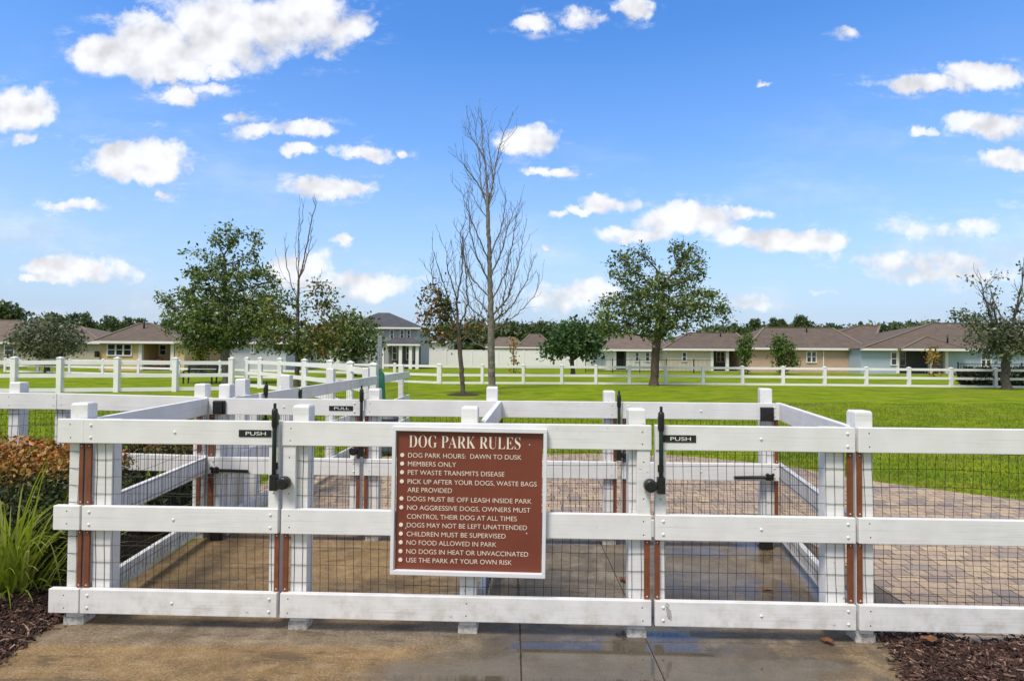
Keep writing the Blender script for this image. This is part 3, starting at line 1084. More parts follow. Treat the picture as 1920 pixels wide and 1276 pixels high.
# fixed panel that carries the sign
up = fu(527)
pw = fu(1222) - up
fp = thing('fence_panel', 'white board fence panel between the two front gates, behind the brown rules sign', 'fence', on_front(up), fdir)
pm = fu(876) - up
for z in (ZT, ZM, ZB):
    rail(fp, 0, pw, z, -1, Y0, nails=[.05, pm, pw - .05])
for u in (fu(556) - up, pm + .004, fu(1197) - up):
    boardpost(fp, u, Y0 + .004)
wire(fp, .04, pw - .03, .135, 1.155, Y0 + .002, seed=3)
for a, b in GAPS[:1]:
    strip(fp, .020, a, b, -1, Y0)
    strip(fp, pw - .022, a, b, -1, Y0)
for c in (fu(541, 890) - up, pw - .045):
    mb = MB()
    a, b = GAPS[1]
    mb.box(c - .038, c + .038, Y0 - .030, Y0, a - .02, b + .002)
    o = obj('latch_board', mb, 'white paint', fp, bevel=.003)
    for q in (a + .09, b - .07):
        fasten('nail', (c, Y0 - .030, q), o)

# right-hand fence running out of frame
uq = fu(1611)
fr = thing('fence_panel', 'white board fence with wire mesh running off the right edge past the mulch', 'fence', on_front(uq), fdir)
for z in (ZT, ZM, ZB):
    rail(fr, 0, 3.4, z, -1, Y0, nails=[.06, 2.5])
boardpost(fr, POST / 2 + .004, Y0 + .004)
boardpost(fr, 2.5, Y0 + .004)
wire(fr, .03, 3.38, .135, 1.155, Y0 + .002, wav=.007, seed=4)
for a, b in GAPS:
    strip(fr, .016, a, b, -1, Y0, .028)

# -------------------------------- the rules sign hanging on the fixed panel
s_l, s_r = fu(734, 940) - up, fu(1022, 940) - up
s_t, s_b = fz(880, 800), fz(876, 1076)
sgn = thing('rules_sign', 'brown sign with white frame reading DOG PARK RULES on the white fence', 'sign', on_front(up + (s_l + s_r) / 2, -.004), fdir)
sgn.rotation_euler = (0, R(.45), fdir)
hw, zc, hh = (s_r - s_l) / 2, (s_t + s_b) / 2, (s_t - s_b) / 2
sgn.location.x += -zc * math.sin(R(.45)) * 0.0
fr_w = .026
mb = MB()
mb.box(-hw + fr_w, hw - fr_w, -.012, -.002, zc - hh + fr_w, zc + hh - fr_w)
obj('board', mb, 'sign red', sgn)
for nm, q in (('frame_rail', (-hw, hw, zc + hh - fr_w, zc + hh)), ('frame_rail', (-hw, hw, zc - hh, zc - hh + fr_w)),
              ('frame_stile', (-hw, -hw + fr_w * .8, zc - hh + fr_w, zc + hh - fr_w)), ('frame_stile', (hw - fr_w * .8, hw, zc - hh + fr_w, zc + hh - fr_w))):
    mb = MB()
    mb.box(q[0], q[1], -.034, 0, q[2], q[3])
    obj(nm, mb, 'sign frame', sgn, bevel=.003)


def su(px):
    return -hw + (px - 735) / (1022 - 735) * 2 * hw


def sz(py):
    return zc + hh - (py - 801) / (1076 - 801) * 2 * hh


TITLE = 'DOG PARK RULES'
tx = MB()
# serif capitals: the math-alphabet forms in the built-in font stack carry serifs
serif = ''.join(chr(0x1D400 + ord(c) - 65) if c.isalpha() else c for c in TITLE)
text_into(tx, serif, su(765), su(973), sz(829), .072, -.0145, -.011)
obj('title_lettering', tx, 'cream lettering', sgn)
LINES = [('DOG PARK HOURS:  DAWN TO DUSK', 975, 855, 1), ('MEMBERS ONLY', 854, 871, 1), ('PET WASTE TRANSMITS DISEASE', 944, 887, 1), ('PICK UP AFTER YOUR DOGS, WASTE BAGS', 1004, 904, 1),
         ('ARE PROVIDED', 847, 919.5, 0), ('DOGS MUST BE OFF LEASH INSIDE PARK', 995, 936, 1), ('NO AGGRESSIVE DOGS, OWNERS MUST', 993, 952.5, 1), ('CONTROL THEIR DOG AT ALL TIMES', 968, 969, 0),
         ('DOGS MAY NOT BE LEFT UNATTENDED', 987, 985, 1), ('CHILDREN MUST BE SUPERVISED', 948, 1001.5, 1), ('NO FOOD ALLOWED IN PARK', 931, 1017.5, 1), ('NO DOGS IN HEAT OR UNVACCINATED', 990, 1034, 1),
         ('USE THE PARK AT YOUR OWN RISK', 960, 1050, 1)]
for s, x1, y, b in LINES:
    tx = MB()
    text_into(tx, s, su(764), su(x1), sz(y), .0265, -.0140, -.006)
    obj('rule_lettering', tx, 'cream lettering', sgn)
    if b:
        bl = MB()
        bl.cyl((su(753), -.011, sz(y)), (su(753), -.0150, sz(y)), .0118, 14)
        obj('bullet', bl, 'cream lettering', sgn)
for px, py in ((990, 832), (762, 992), (987, 996)):
    fasten('sign_screw', (su(px), -.012, sz(py)), sgn)

# -------------------------------- the back line
bdir = math.atan(BB)
B0 = onp(405, 860, BA, BB)
cosB = math.cos(bdir)


def bu(px, py=860):
    return (onp(px, py, BA, BB).x - B0.x) / cosB


def bz(px, py):
    return onp(px, py, BA, BB).z


def on_back(u, v=0.0):
    return (B0.x + u * cosB - v * math.sin(bdir), B0.y + u * math.sin(bdir) + v * cosB, 0.0)


def back_gate(label, px0, px1, hinge_left, seed):
    u0 = bu(px0)
    g = thing('gate', label, 'gate', on_back(u0), bdir, 'white gates on the far side of the enclosure')
    w = bu(px1) - u0
    sgn_ = 1 if hinge_left else -1

    def k(u):
        return u if hinge_left else w - u
    for z in (ZT, ZM, ZB):
        rail(g, 0, w, z, -1, Y0, bolts=[(.05, True), (w - .05, True), (w * .5, False)])
    for uu in (.05, w - .05):
        mb = MB()
        mb.box(uu - .045, uu + .045, Y0 + .004, Y0 + .085, .097, 1.235)
        obj('stile', mb, 'white paint', g, bevel=.003)
    wire(g, .03, w - .03, .135, 1.155, Y0 + .002, wav=.007, seed=seed)
    for a, b in GAPS:
        strip(g, k(.022), a, b, -1, Y0, .03)
        strip(g, k(w - .020), a, b, -1, Y0, .03)
    return g, w, u0, k


gbl, wbl, ubl, kbl = back_gate('far white gate with a black PULL plate, at left inside the enclosure', 389, 674, True, 11)
push_plate(gbl, bu(617, 765) - ubl, bu(662, 765) - ubl, bz(640, 765), 'PULL', 0.0)
gbr, wbr, ubr, kbr = back_gate('far white gate seen through the right front gate, with wavy wire mesh', 1167, 1463, False, 12)


def closer(parent, u, z, s, tip):
    """black gate-closer arm with its spring barrel"""
    mb = MB()
    mb.tube([(u, -.02, z), (u + s * .02, -.02, z), (u + s * .03, -.02, z), (u + s * .30, -.02, z + tip)], [.020, .022, .014, .013], 10)
    for q in (-.02, .025):
        mb.dome((u + s * q, -.03, z + .02), (0, -1, 0), .016, .014)
    mb.box(min(u - s * .03, u + s * .03), max(u - s * .03, u + s * .03), -.02, .0, z - .028, z + .02)
    obj('gate_closer', mb, 'black plastic', parent)


closer(gbl, bu(404, 880) - ubl, bz(404, 880), 1, -.006)
closer(gbr, bu(1442, 893) - ubr, bz(1442, 893), -1, -.008)


def hinge(parent, u, z, y=0.0):
    mb = MB()
    mb.box(u - .042, u + .042, y - .036, y, z - .055, z + .055)
    mb.box(u - .050, u + .050, y - .010, y, z - .060, z + .060)
    mb.cyl((u + .05, y - .012, z - .06), (u + .05, y - .012, z + .06), .012)
    return obj('hinge', mb, 'black plastic', parent, bevel=.008)


hinge(gbl, bu(411, 763) - ubl, bz(411, 763))
hinge(gbl, bu(406, 1006) - ubl, bz(406, 1006))
hinge(gbr, bu(1436, 776) - ubr, bz(1436, 776))
hinge(gbr, bu(1434, 1020) - ubr, bz(1434, 1020) + .02)

ubp = bu(681)
bp = thing('fence_panel', 'far white board panel between the two far gates, across the back of the enclosure', 'fence', on_back(ubp), bdir)
wbp = bu(1158) - ubp
bm = bu(921) - ubp
for z in (ZT, ZM, ZB):
    rail(bp, 0, wbp, z, -1, Y0, nails=[.05, wbp - .05])
for u, zt in ((bu(697) - ubp, 1.335), (bm, 1.36), (bu(1144) - ubp, 1.335)):
    boardpost(bp, u, Y0 + .004, zt)
wire(bp, .03, wbp - .03, .135, 1.155, Y0 + .002, seed=13)
for a, b in GAPS:
    strip(bp, .018, a, b, -1, Y0, .03)
    strip(bp, wbp - .018, a, b, -1, Y0, .03)
latch(bp, bu(679, 760) - ubp, 0.0, bz(679, 722), bz(679, 800) - .25, -1)
latch(bp, bu(1160, 760) - ubp, 0.0, bz(1160, 732), bz(1160, 840) - .1, 1)

# outer fence to the left on the back line
ubl2 = bu(386)
fo = thing('fence_panel', 'white board fence behind the orange-tipped hedge, running off the left edge', 'fence', on_back(0), bdir)
for z in (ZT, ZM, ZB):
    rail(fo, bu(104), bu(386), (z[0] + .03, z[1] + .03), -1, Y0, nails=[bu(112), bu(370)], tilt=-.02)
    rail(fo, bu(104) - 2.4, bu(104) - .004, (z[0] + .03, z[1] + .03), -1, Y0, nails=[bu(98), bu(14)])
for px in (367, 104, 16):
    boardpost(fo, bu(px), Y0 + .004, 1.365 if px != 104 else 1.22)
wire(fo, bu(104) - 2.3, bu(380), .12, 1.14, Y0 + .002, wav=.006, seed=14)
for a, b in GAPS:
    strip(fo, bu(369), a + .03, b + .03, -1, Y0, .03)

# -------------------------------- side walls and the divider
def side_wall(label, pf, pb, face, seed, worn, posts, group=None, lean=0.0):
    """board fence from front point pf to back point pb; boards on the side 'face' (+1 = right of travel)"""
    pf, pb = Vector(pf), Vector(pb)
    d = pb - pf
    L = d.length
    g = thing('fence_panel', label, 'fence', (pf.x, pf.y, 0), math.atan2(d.y, d.x), group)
    m = 'worn white paint' if worn else 'white paint'
    s = -face
    for z in (ZT, ZM, ZB):
        rail(g, .0, L, z, s, s * POST / 2, m=m, nails=[.05, L - .05])
    wire(g, .0, L, 0.135, 1.095, s * (POST / 2 + RT + .004), wav=.004, seed=seed)
    for u, zt, v in posts:
        mb = MB()
        mb.post(u, v, POST, .002, zt)
        o = obj('post', mb, 'white paint', g, bevel=.003)
        f = MB()
        f.box(u - POST / 2 - .010, u + POST / 2 + .010, v - POST / 2 - .01, v + POST / 2 + .01, 0, .055)
        obj('footing', f, 'footing', o, bevel=.006)
    for a, b in GAPS:
        strip(g, L - .06, a, b, s, s * (POST / 2 + RT), .03)
    return g


def pfront(px, v=Y0 + .053):
    return on_front(fu(px, 960), v)


def pback(px, v=Y0 + .053):
    return on_back(bu(px), v)


lw_f = on_front(-.068, Y0 + .053)
sw_b = pback(367)
sw_l = side_wall('white side fence leaning at its corner post, left wall of the enclosure', lw_f, sw_b, 1, 31, True, ((0.0, 1.335, 0.0),))
# stub boards and battens that finish the corner at the front
def in_front_frame(o, u, v=0.0):
    """seat a child of the left wall in the front line's own frame"""
    inv = Matrix.Rotation(-sw_l.rotation_euler.z, 4, 'Z') @ Matrix.Translation((-lw_f[0], -lw_f[1], 0))
    o.location = inv @ Vector(on_front(u, v))
    o.rotation_euler.z = fdir - sw_l.rotation_euler.z


for z, px, py, w in ((ZT, 107, 806, 50), (ZM, 99, 968, 50), (ZB, 90, 1130, 57)):
    ua, ub = fu(px, py), fu(px + w, py)
    o = rail(sw_l, 0, ub - ua, z, -1, Y0, nails=[(ub - ua) * .5])
    in_front_frame(o, ua)
for a, b in GAPS:
    o = strip(sw_l, 0, a, b, -1, Y0, .026)
    in_front_frame(o, -.026)
o = wire(sw_l, 0, .12, .18, 1.10, Y0 + .001, seed=35)
in_front_frame(o, -.14)
rw_f, rw_b = pfront(1634, Y0 + .053), pback(1484)
side_wall('white side fence with wire mesh, right wall of the enclosure beside the pavers', rw_f, rw_b, -1, 32, False, (((Vector(rw_b) - Vector(rw_f)).length + .01, 1.365, .175),))
dv_f, dv_b = pfront(879, Y0 + .10), pback(921, Y0 - .04)
side_wall('short white board divider behind the rules sign, splitting the enclosure in two', dv_f, dv_b, 1, 33, False, ())

# divider that runs back from the left corner toward the far lawn
D0, D1 = Vector(pback(405, Y0 + .11)), Vector((at(761, 700, 13.0).x, 13.0, 0))
Ld = (D1 - D0).length
dvang = math.atan2(D1.y - D0.y, D1.x - D0.x)


def along(px):
    """distance along that divider seen at photograph column px"""
    d = ray(px, 720)
    k = d.x / d.y
    t_ = (k * D0.y - D0.x) / ((D1.x - D0.x) - k * (D1.y - D0.y))
    return t_ * Ld


pd = thing('fence_panel', 'white board fence running back from the enclosure past the green sign', 'fence', D0, dvang)
a1 = along(549)
for z in (ZT, ZM, ZB):
    rail(pd, a1 + .03, Ld, z, -1, -POST / 2, m='worn white paint', nails=[a1 + .06, Ld - .06])
    rail(pd, 0, along(470), z, -1, -POST / 2, m='worn white paint')
wire(pd, a1 + .03, Ld, .135, 1.155, -POST / 2 + .002, wav=.006, seed=41, pitch=.1016)
for px, zt in ((404, 1.36), (455, 1.395), (538, 1.395), (620, 1.43), (686, 1.395), (752, 1.395)):
    mb = MB()
    mb.post(along(px) if px > 404 else .02, 0, .1, 0, zt)
    obj('post', mb, 'white paint', pd, bevel=.003)
gd = thing('gate', 'white side gate with black latches in the fence running back to the far lawn', 'gate', D0 + (D1 - D0).normalized() * (along(474)), dvang)
gw = a1 - along(474)
for z in (ZT, ZM, ZB):
    rail(gd, 0, gw, z, -1, -POST / 2, m='worn white paint', bolts=[(.05, True), (gw - .05, True)])
for u in (.05, gw - .05):
    mb = MB()
    mb.box(u - .045, u + .045, -POST / 2 + .004, POST / 2 - .01, .06, 1.2)
    obj('stile', mb, 'white paint', gd, bevel=.003)
wire(gd, .03, gw - .03, .1, 1.12, -POST / 2 + .002, wav=.006, seed=42)
mb = MB()
mb.box(gw - .05, gw + .015, -POST / 2 - RT - .02, -POST / 2 - RT, 1.05, 1.22)
obj('hinge', mb, 'black plastic', gd, bevel=.004)
latch(gd, .06, -POST / 2 - RT, 1.36, .9, -1)

# -------------------------------- dog-waste station, bin and bench
wp = at(712, 660, 9.4)
ws = thing('waste_bag_station', 'galvanised post with green waste-bag panel beside the white fence', 'post', (wp.x, wp.y, 0))
mb = MB()
zt = at(712, 628, 9.4).z
mb.box(-.028, .028, -.004, .004, 0, zt)
mb.box(-.034, -.026, -.004, .024, 0, zt)
mb.box(.026, .034, -.004, .024, 0, zt)
obj('post', mb, 'galvanised', ws)
mb = MB()
mb.cur = 1
for k in range(40):
    mb.cyl((0, -.006, .1 + k * .047), (0, -.0045, .1 + k * .047), .007, 8)
obj('punched_hole', mb, ['galvanised', 'nail'], ws)
mb = MB()
za, zb = at(712, 742, 9.4).z, at(712, 690, 9.4).z
mb.hexa([(-.006, -.012, za), (.128, -.16, za - .05), (.136, -.155, za - .05), (.002, -.007, za), (-.006, -.012, zb), (.105, -.16, zb - .08), (.113, -.155, zb - .08), (.002, -.007, zb)])
obj('green_panel', mb, 'green metal', ws)
bn = thing('litter_bin', 'dark grey litter bin half hidden behind the far white top rail', 'bin', (at(729, 760, 9.5).x, 9.5, 0))
mb = MB()
hwid = .155
mb.tube([(0, 0, .05), (0, 0, .10), (0, 0, .58)], [hwid * .85, hwid * .9, hwid], 18)
obj('body', mb, 'bin grey', bn)
mb = MB()
mb.tube([(0, 0, .58), (0, 0, .60), (0, 0, .63), (0, 0, .66)], [hwid * 1.06, hwid * 1.06, hwid * .9, hwid * .4], 18)
obj('lid', mb, 'bin grey', bn)

bc = at(375, 700, 30.0)
bs = thing('park_bench', 'dark green slatted park bench on the lawn under the large left tree', 'bench', (bc.x, 30.0, 0))
mb = MB()
for k in range(5):
    mb.box(-.8, .8, -.25 + k * .1, -.17 + k * .1, .43, .46)
obj('seat', mb, 'dark green metal', bs)
mb = MB()
for k in range(4):
    mb.box(-.8, .8, .26 + k * .02, .28 + k * .02, .55 + k * .1, .62 + k * .1)
obj('backrest', mb, 'dark green metal', bs)
for s in (-1, 1):
    mb = MB()
    mb.bar((s * .72, -.22, 0), (s * .72, -.22, .62), .06, .06)
    mb.bar((s * .72, .22, 0), (s * .72, .34, .92), .06, .06)
    mb.bar((s * .72, -.24, .62), (s * .72, .28, .62), .07, .05)
    obj('leg', mb, 'dark green metal', bs)


# ------------------------------------------------------------------ three-rail vinyl fences of the far lawn
def vinyl(label, spots, H, zr, rw=.14, pwid=.15, gate_gaps=()):
    """spots: (photograph column, depth) of each post"""
    pts = [Vector((at(px, 690, D).x, D, 0)) for px, D in spots]
    g = thing('rail_fence', label, 'fence', pts[0])
    o0 = pts[0]
    for p in pts:
        mb = MB()
        q = p - o0
        h = pwid / 2
        mb.box(q.x - h, q.x + h, q.y - h, q.y + h, -.05, H - .05)
        mb.box(q.x - h - .015, q.x + h + .015, q.y - h - .015, q.y + h + .015, H - .05, H - .02)
        n = len(mb.v)
        e = h + .015
        mb.v += [(q.x - e, q.y - e, H - .02), (q.x + e, q.y - e, H - .02), (q.x + e, q.y + e, H - .02), (q.x - e, q.y + e, H - .02), (q.x, q.y, H + .03)]
        for i in range(4):
            mb.face((n + i, n + (i + 1) % 4, n + 4))
        obj('post', mb, 'white vinyl', g)
    for z in zr:
        for a, b in zip(pts, pts[1:]):
            d = (b - a).normalized() * pwid / 2
            p0, p1 = a - o0 + d, b - o0 - d
            mb = MB()
            mb.bar((p0.x, p0.y, z), (p1.x, p1.y, z), .045, rw)
            obj('rail', mb, 'white vinyl', g)
    return g


right_px = [825, 904, 981, 1053, 1117, 1180, 1248, 1318, 1392, 1468, 1546, 1624, 1704, 1783, 1866, 1950]
vinyl('long white three-rail fence across the far lawn, below the row of houses', [(x, 31.4 + .9 * math.sin((x - 825) / 1125 * math.pi) - .3 * (x - 825) / 1100) for x in right_px], 1.05, (.93, .47, .05), .13, .15)
left_far = [10, 72, 131, 193, 260, 336, 412, 490, 575, 658, 740]
vinyl('far white three-rail fence at left, behind the nearer one', [(x, 44 - (x - 10) / 815 * 12.2) for x in left_far] + [(822, 31.6)], 1.05, (.93, .47, .05), .13, .15)
vinyl('nearer white three-rail fence with tall posts at left, in front of the yellow house', [(-85, 22.2), (27, 22.6), (113, 22.9), (220, 23.4), (329, 24.0), (434, 24.8)], 1.38, (1.17, .66, .10), .15, .18)
vinyl('white three-rail fence running toward the camera right of the left tree', [(435, 26.5), (463, 27.0), (488, 26.5), (525, 24.6), (571, 22.2), (619, 20.0), (657, 17.2), (700, 14.8)], 1.38, (1.17, .66, .10), .15, .17)


# ------------------------------------------------------------------ trees
def grow(att, root, lead, step, infl, kill, trop, iters, seed, keep=.35):
    """space colonisation: returns node positions and parents"""
    r_ = np.random.default_rng(seed)
    nodes = [np.array(root, float)]
    par = [-1]
    lead = [np.array(p, float) for p in lead]
    for p in lead:
        a = nodes[-1]
        L = np.linalg.norm(p - a)
        m = max(1, int(L / step))
        for k in range(m):
            q = a + (p - a) * (k + 1) / m + r_.normal(0, step * .06, 3)
            nodes.append(q)
            par.append(len(nodes) - 2)
    N = np.array(nodes)
    d = np.linalg.norm(att[:, None] - N[None], axis=2)
    near = d.argmin(1)
    nd = d.min(1)
    alive = nd > kill
    dirs_prev = {}
    for it in range(iters):
        act = alive & (nd < infl)
        if not act.any():
            break
        idx = near[act]
        vec = att[act] - N[idx]
        vec /= np.linalg.norm(vec, axis=1)[:, None]
        acc = np.zeros_like(N)
        np.add.at(acc, idx, vec)
        who = np.unique(idx)
        new = []
        for i in who:
            v = acc[i]
            L = np.linalg.norm(v)
            if L < 1e-3:
                continue
            v = v / L
            if par[i] >= 0:
                pv = N[i] - N[par[i]]
                pv = pv / (np.linalg.norm(pv) + 1e-9)
                v = v + pv * keep
            v = v + np.array(trop) + r_.normal(0, .16, 3)
            v /= np.linalg.norm(v)
            q = N[i] + v * step
            key = (i, tuple(np.round(q / (step * .5)).astype(int)))
            if key in dirs_prev:
                continue
            dirs_prev[key] = 1
            new.append(q)
            par.append(int(i))
        if not new:
            break
        newA = np.array(new)
        b = len(N)
        N = np.vstack([N, newA])
        dn = np.linalg.norm(att[:, None] - newA[None], axis=2)
        am, mn = dn.argmin(1), dn.min(1)
        better = mn < nd
        near[better] = am[better] + b
        nd = np.minimum(nd, mn)
        alive &= nd > kill
    return N, np.array(par)


def radii(N, par, tip, power=2.3, rmax=1.0):
    n = len(N)
    acc = np.zeros(n)
    ch = np.zeros(n, int)
    r = np.zeros(n)
    for i in range(n - 1, -1, -1):
        r[i] = (acc[i] ** (1 / power)) if ch[i] else tip
        if par[i] >= 0:
            acc[par[i]] += r[i] ** power
            ch[par[i]] += 1
    raw = r / tip
    k = np.clip((r - tip) / (r[0] - tip), 0, 1)
    r = tip + k ** .92 * (rmax - tip)
    return r, raw


def branch_mesh(name, N, par, r, m, parent, flare=1.35):
    V, Fc = [], []
    kids = {}
    for i, p in enumerate(par):
        if p >= 0:
            kids.setdefault(int(p), []).append(i)
    for i in range(1, len(N)):
        p = int(par[i])
        a, b = N[p], N[i]
        ra, rb = r[p], r[i]
        if len(kids[p]) > 1 and r[i] < .75 * r[p]:
            ra = r[i] * 1.25
        if p == 0:
            ra *= flare
        d = b - a
        L = np.linalg.norm(d)
        if L < 1e-6:
            continue
        d = d / L
        b2 = b + d * min(rb * .5, L * .3)
        s = np.cross(d, (0.31, .95, .05))
        if np.linalg.norm(s) < .1:
            s = np.cross(d, (1, 0, 0))
        s /= np.linalg.norm(s)
        u = np.cross(s, d)
        k = 8 if ra > .06 else 5 if ra > .02 else 3
        base = len(V)
        for c, rr in ((a, ra), (b2, rb)):
            for j in range(k):
                t_ = 2 * math.pi * j / k
                V.append(c + (s * math.cos(t_) + u * math.sin(t_)) * rr)
        for j in range(k):
            Fc.append((base + j, base + (j + 1) % k, base + k + (j + 1) % k, base + k + j))
    me = np_mesh(name, np.array(V), np.array(Fc), [m], smooth=True)
    return link(name, me, parent)


def leaf_mesh(name, C, spread, per, size, mats, parent, seed, droop=0.2, mi_fn=None, aspect=.55):
    r_ = np.random.default_rng(seed)
    n = len(C) * per
    c = np.repeat(C, per, 0) + r_.normal(0, 1, (n, 3)) * np.array(spread)
    a = r_.normal(0, 1, (n, 3))
    a[:, 2] -= droop
    a /= np.linalg.norm(a, axis=1)[:, None]
    b = r_.normal(0, 1, (n, 3))
    b -= (a * b).sum(1)[:, None] * a
    b /= np.linalg.norm(b, axis=1)[:, None]
    L = (size * r_.choice([.55, .8, 1.0, 1.25, 1.65], n) * r_.uniform(.85, 1.15, n))[:, None]
    w = L * aspect * .5
    nn = np.cross(a, b)
    V = np.empty((n, 4, 3))
    V[:, 0] = c
    V[:, 1] = c + a * L * .5 + b * w + nn * L * .06
    V[:, 2] = c + a * L
    V[:, 3] = c + a * L * .5 - b * w + nn * L * .06
    mi = None
    if mi_fn is not None:
        mi = mi_fn(c, r_)
    me = np_mesh(name, V.reshape(-1, 3), np.arange(n * 4).reshape(-1, 4), mats, mi)
    return link(name, me, parent)


def add_limbs(N, par, limbs, D, step, seed, twig=(.55, .35, 1.0), wig=.10, ydep=.55, trop=.75):
    """limbs: lists of photograph points; the first point joins the nearest node already there. Twigs climb from every limb."""
    r_ = np.random.default_rng(seed)
    N = [np.array(p) for p in N]
    par = list(par)
    new = []
    for pl in limbs:
        A = np.array([at(x, y, D) for x, y in pl])
        n0 = int(np.argmin(np.linalg.norm(np.array(N) - A[0], axis=1)))
        sl = r_.uniform(-1, 1) * ydep
        prev = n0
        run = 0.0
        pts = [np.array(N[n0])] + [a for a in A[1:]]
        y0 = N[n0][1]
        for a, b in zip(pts, pts[1:]):
            L = np.linalg.norm((b - a)[[0, 2]])
            m = max(1, int(L / step))
            for k in range(m):
                run += L / m
                q = a + (b - a) * (k + 1) / m
                q = np.array([q[0], y0 + sl * run * .6, q[2]]) + r_.normal(0, step * wig, 3)
                N.append(q)
                par.append(prev)
                prev = len(N) - 1
                new.append(prev)
    prob, lo, hi = twig

    def sprout(i, L, lvl):
        d = N[i] - N[par[i]]
        d = d / (np.linalg.norm(d) + 1e-9)
        o = r_.normal(0, 1, 3) * np.array([1, .8, .35])
        o -= d * np.dot(o, d)
        o /= np.linalg.norm(o) + 1e-9
        v = d * .85 + o * .62
        p, q = i, np.array(N[i])
        m = max(2, int(L / step))
        for k in range(m):
            v = v / np.linalg.norm(v) + np.array([0, 0, trop * .30]) + r_.normal(0, .09, 3)
            v /= np.linalg.norm(v)
            q = q + v * L / m
            N.append(q.copy())
            par.append(p)
            p = len(N) - 1
            if lvl and r_.random() < .38:
                sprout(p, L * r_.uniform(.35, .7), lvl - 1)
    for i in new:
        if r_.random() < prob:
            sprout(i, r_.uniform(lo, hi), 1)
    return np.array(N), np.array(par)


def env_points(D, env, n, seed, dk=.85, hollow=.0):
    """attraction points in a union of ellipsoids given in photograph pixels at depth D"""
    r_ = np.random.default_rng(seed)
    w = np.array([e[2] * e[3] * (e[4] if len(e) > 4 else 1) for e in env], float)
    w /= w.sum()
    out = []
    s = F / D
    while len(out) < n:
        e = env[r_.choice(len(env), p=w)]
        v = r_.normal(0, 1, 3)
        v /= np.linalg.norm(v)
        v *= r_.uniform(hollow, 1) ** (1 / 2.4)
        c = at(e[0], e[1], D)
        out.append((c.x + v[0] * e[2] / s, c.y + v[1] * max(e[2], e[3] * .5) / s * dk, c.z + v[2] * e[3] / s))
    return np.array(out)


def tree(label, base_px, D, lead_px, env, n_att, bark, leaf=None, step=.22, tip=.008, rmax=.16, per=14, spread=.16, size=.13, trop=(0, 0, .12), seed=1,
         leaf_keep=None, mi_fn=None, name='tree', group=None, infl=3.0, kill=None, keep=.35, dk=.85, hollow=0, twig_leaf=2.6, iters=120, cat='tree', z0=0.0, droop=.2, limbs=None, limb_twig=(.5, .3, .9), gaps=0.0, gap_scale=1.0):
    b = at(base_px[0], base_px[1], D)
    root = Vector((b.x, D, z0))
    g = thing(name, label, cat, root, 0, group)
    att = env_points(D, env, n_att, seed, dk, hollow) if n_att else np.array([[0., 0., -500.]])
    lead = [at(x, y, D) for x, y in lead_px]
    N, par = grow(att, root, lead, step, infl, kill or step * 1.6, trop, iters, seed, keep)
    grown = len(N)
    if limbs:
        N, par = add_limbs(N, par, limbs, D, step, seed + 1, limb_twig)
    r, raw = radii(N, par, tip, 1.75 if limbs else 2.25, rmax)
    o = np.array(root)
    branch_mesh('trunk', N - o, par, r, bark, g)
    if leaf:
        pick = (raw < twig_leaf)
        if leaf_keep is not None:
            pick &= leaf_keep(N)
        if gaps:
            q = N / gap_scale
            f = np.sin(q[:, 0] * 2.1 + seed) * np.sin(q[:, 2] * 2.6 + seed * 2.3) + np.sin(q[:, 0] * 4.3 + q[:, 2] * 3.1 + q[:, 1] * 1.7 + seed) * .6 + np.sin(q[:, 2] * 5.2 - q[:, 1] * 2.9) * .4
            pick &= f > np.quantile(f, gaps)
        C = N[pick] - o
        if len(C):
            leaf_mesh('crown', C, spread, per, size, leaf if isinstance(leaf, list) else [leaf], g, seed + 5, droop=droop, mi_fn=(lambda c, q: mi_fn(c + o, q)) if mi_fn else None)
    return g


def pxof(N, D):
    """photograph pixel of world points (only used to choose which limbs carry leaves)"""
    P = (np.array(N) - np.array([0, 0, CAM_H])) @ np.array(CROT)
    return 960 + P[:, 0] / -P[:, 2] * F, 638 - P[:, 1] / -P[:, 2] * F


# large leafy tree at left
tree('large leafy green tree with a broad ragged crown beside the yellow house', (426, 712), 30, [(424, 690), (420, 640), (425, 560), (420, 480)],
     [(415, 600, 84, 52, 1.2), (415, 530, 56, 40, .7), (426, 455, 22, 36, .8), (478, 465, 18, 38, .8), (490, 520, 34, 30, .7), (335, 556, 42, 13, .8), (372, 512, 40, 12, .6), (350, 478, 16, 8, .25), (398, 470, 16, 28, .4), (352, 600, 46, 30, .9), (480, 590, 56, 46, 1), (312, 566, 18, 10, .4), (395, 640, 66, 20, .8)],
     1500, 'bark grey', 'leaf elm', step=.22, per=30, spread=.16, size=.145, rmax=.20, seed=3, gaps=.10, gap_scale=.6)
# half-bare tree beside it
def cr2(*p):
    return [(280 + x / 4.253, 400 + y / 4.253) for x, y in p]


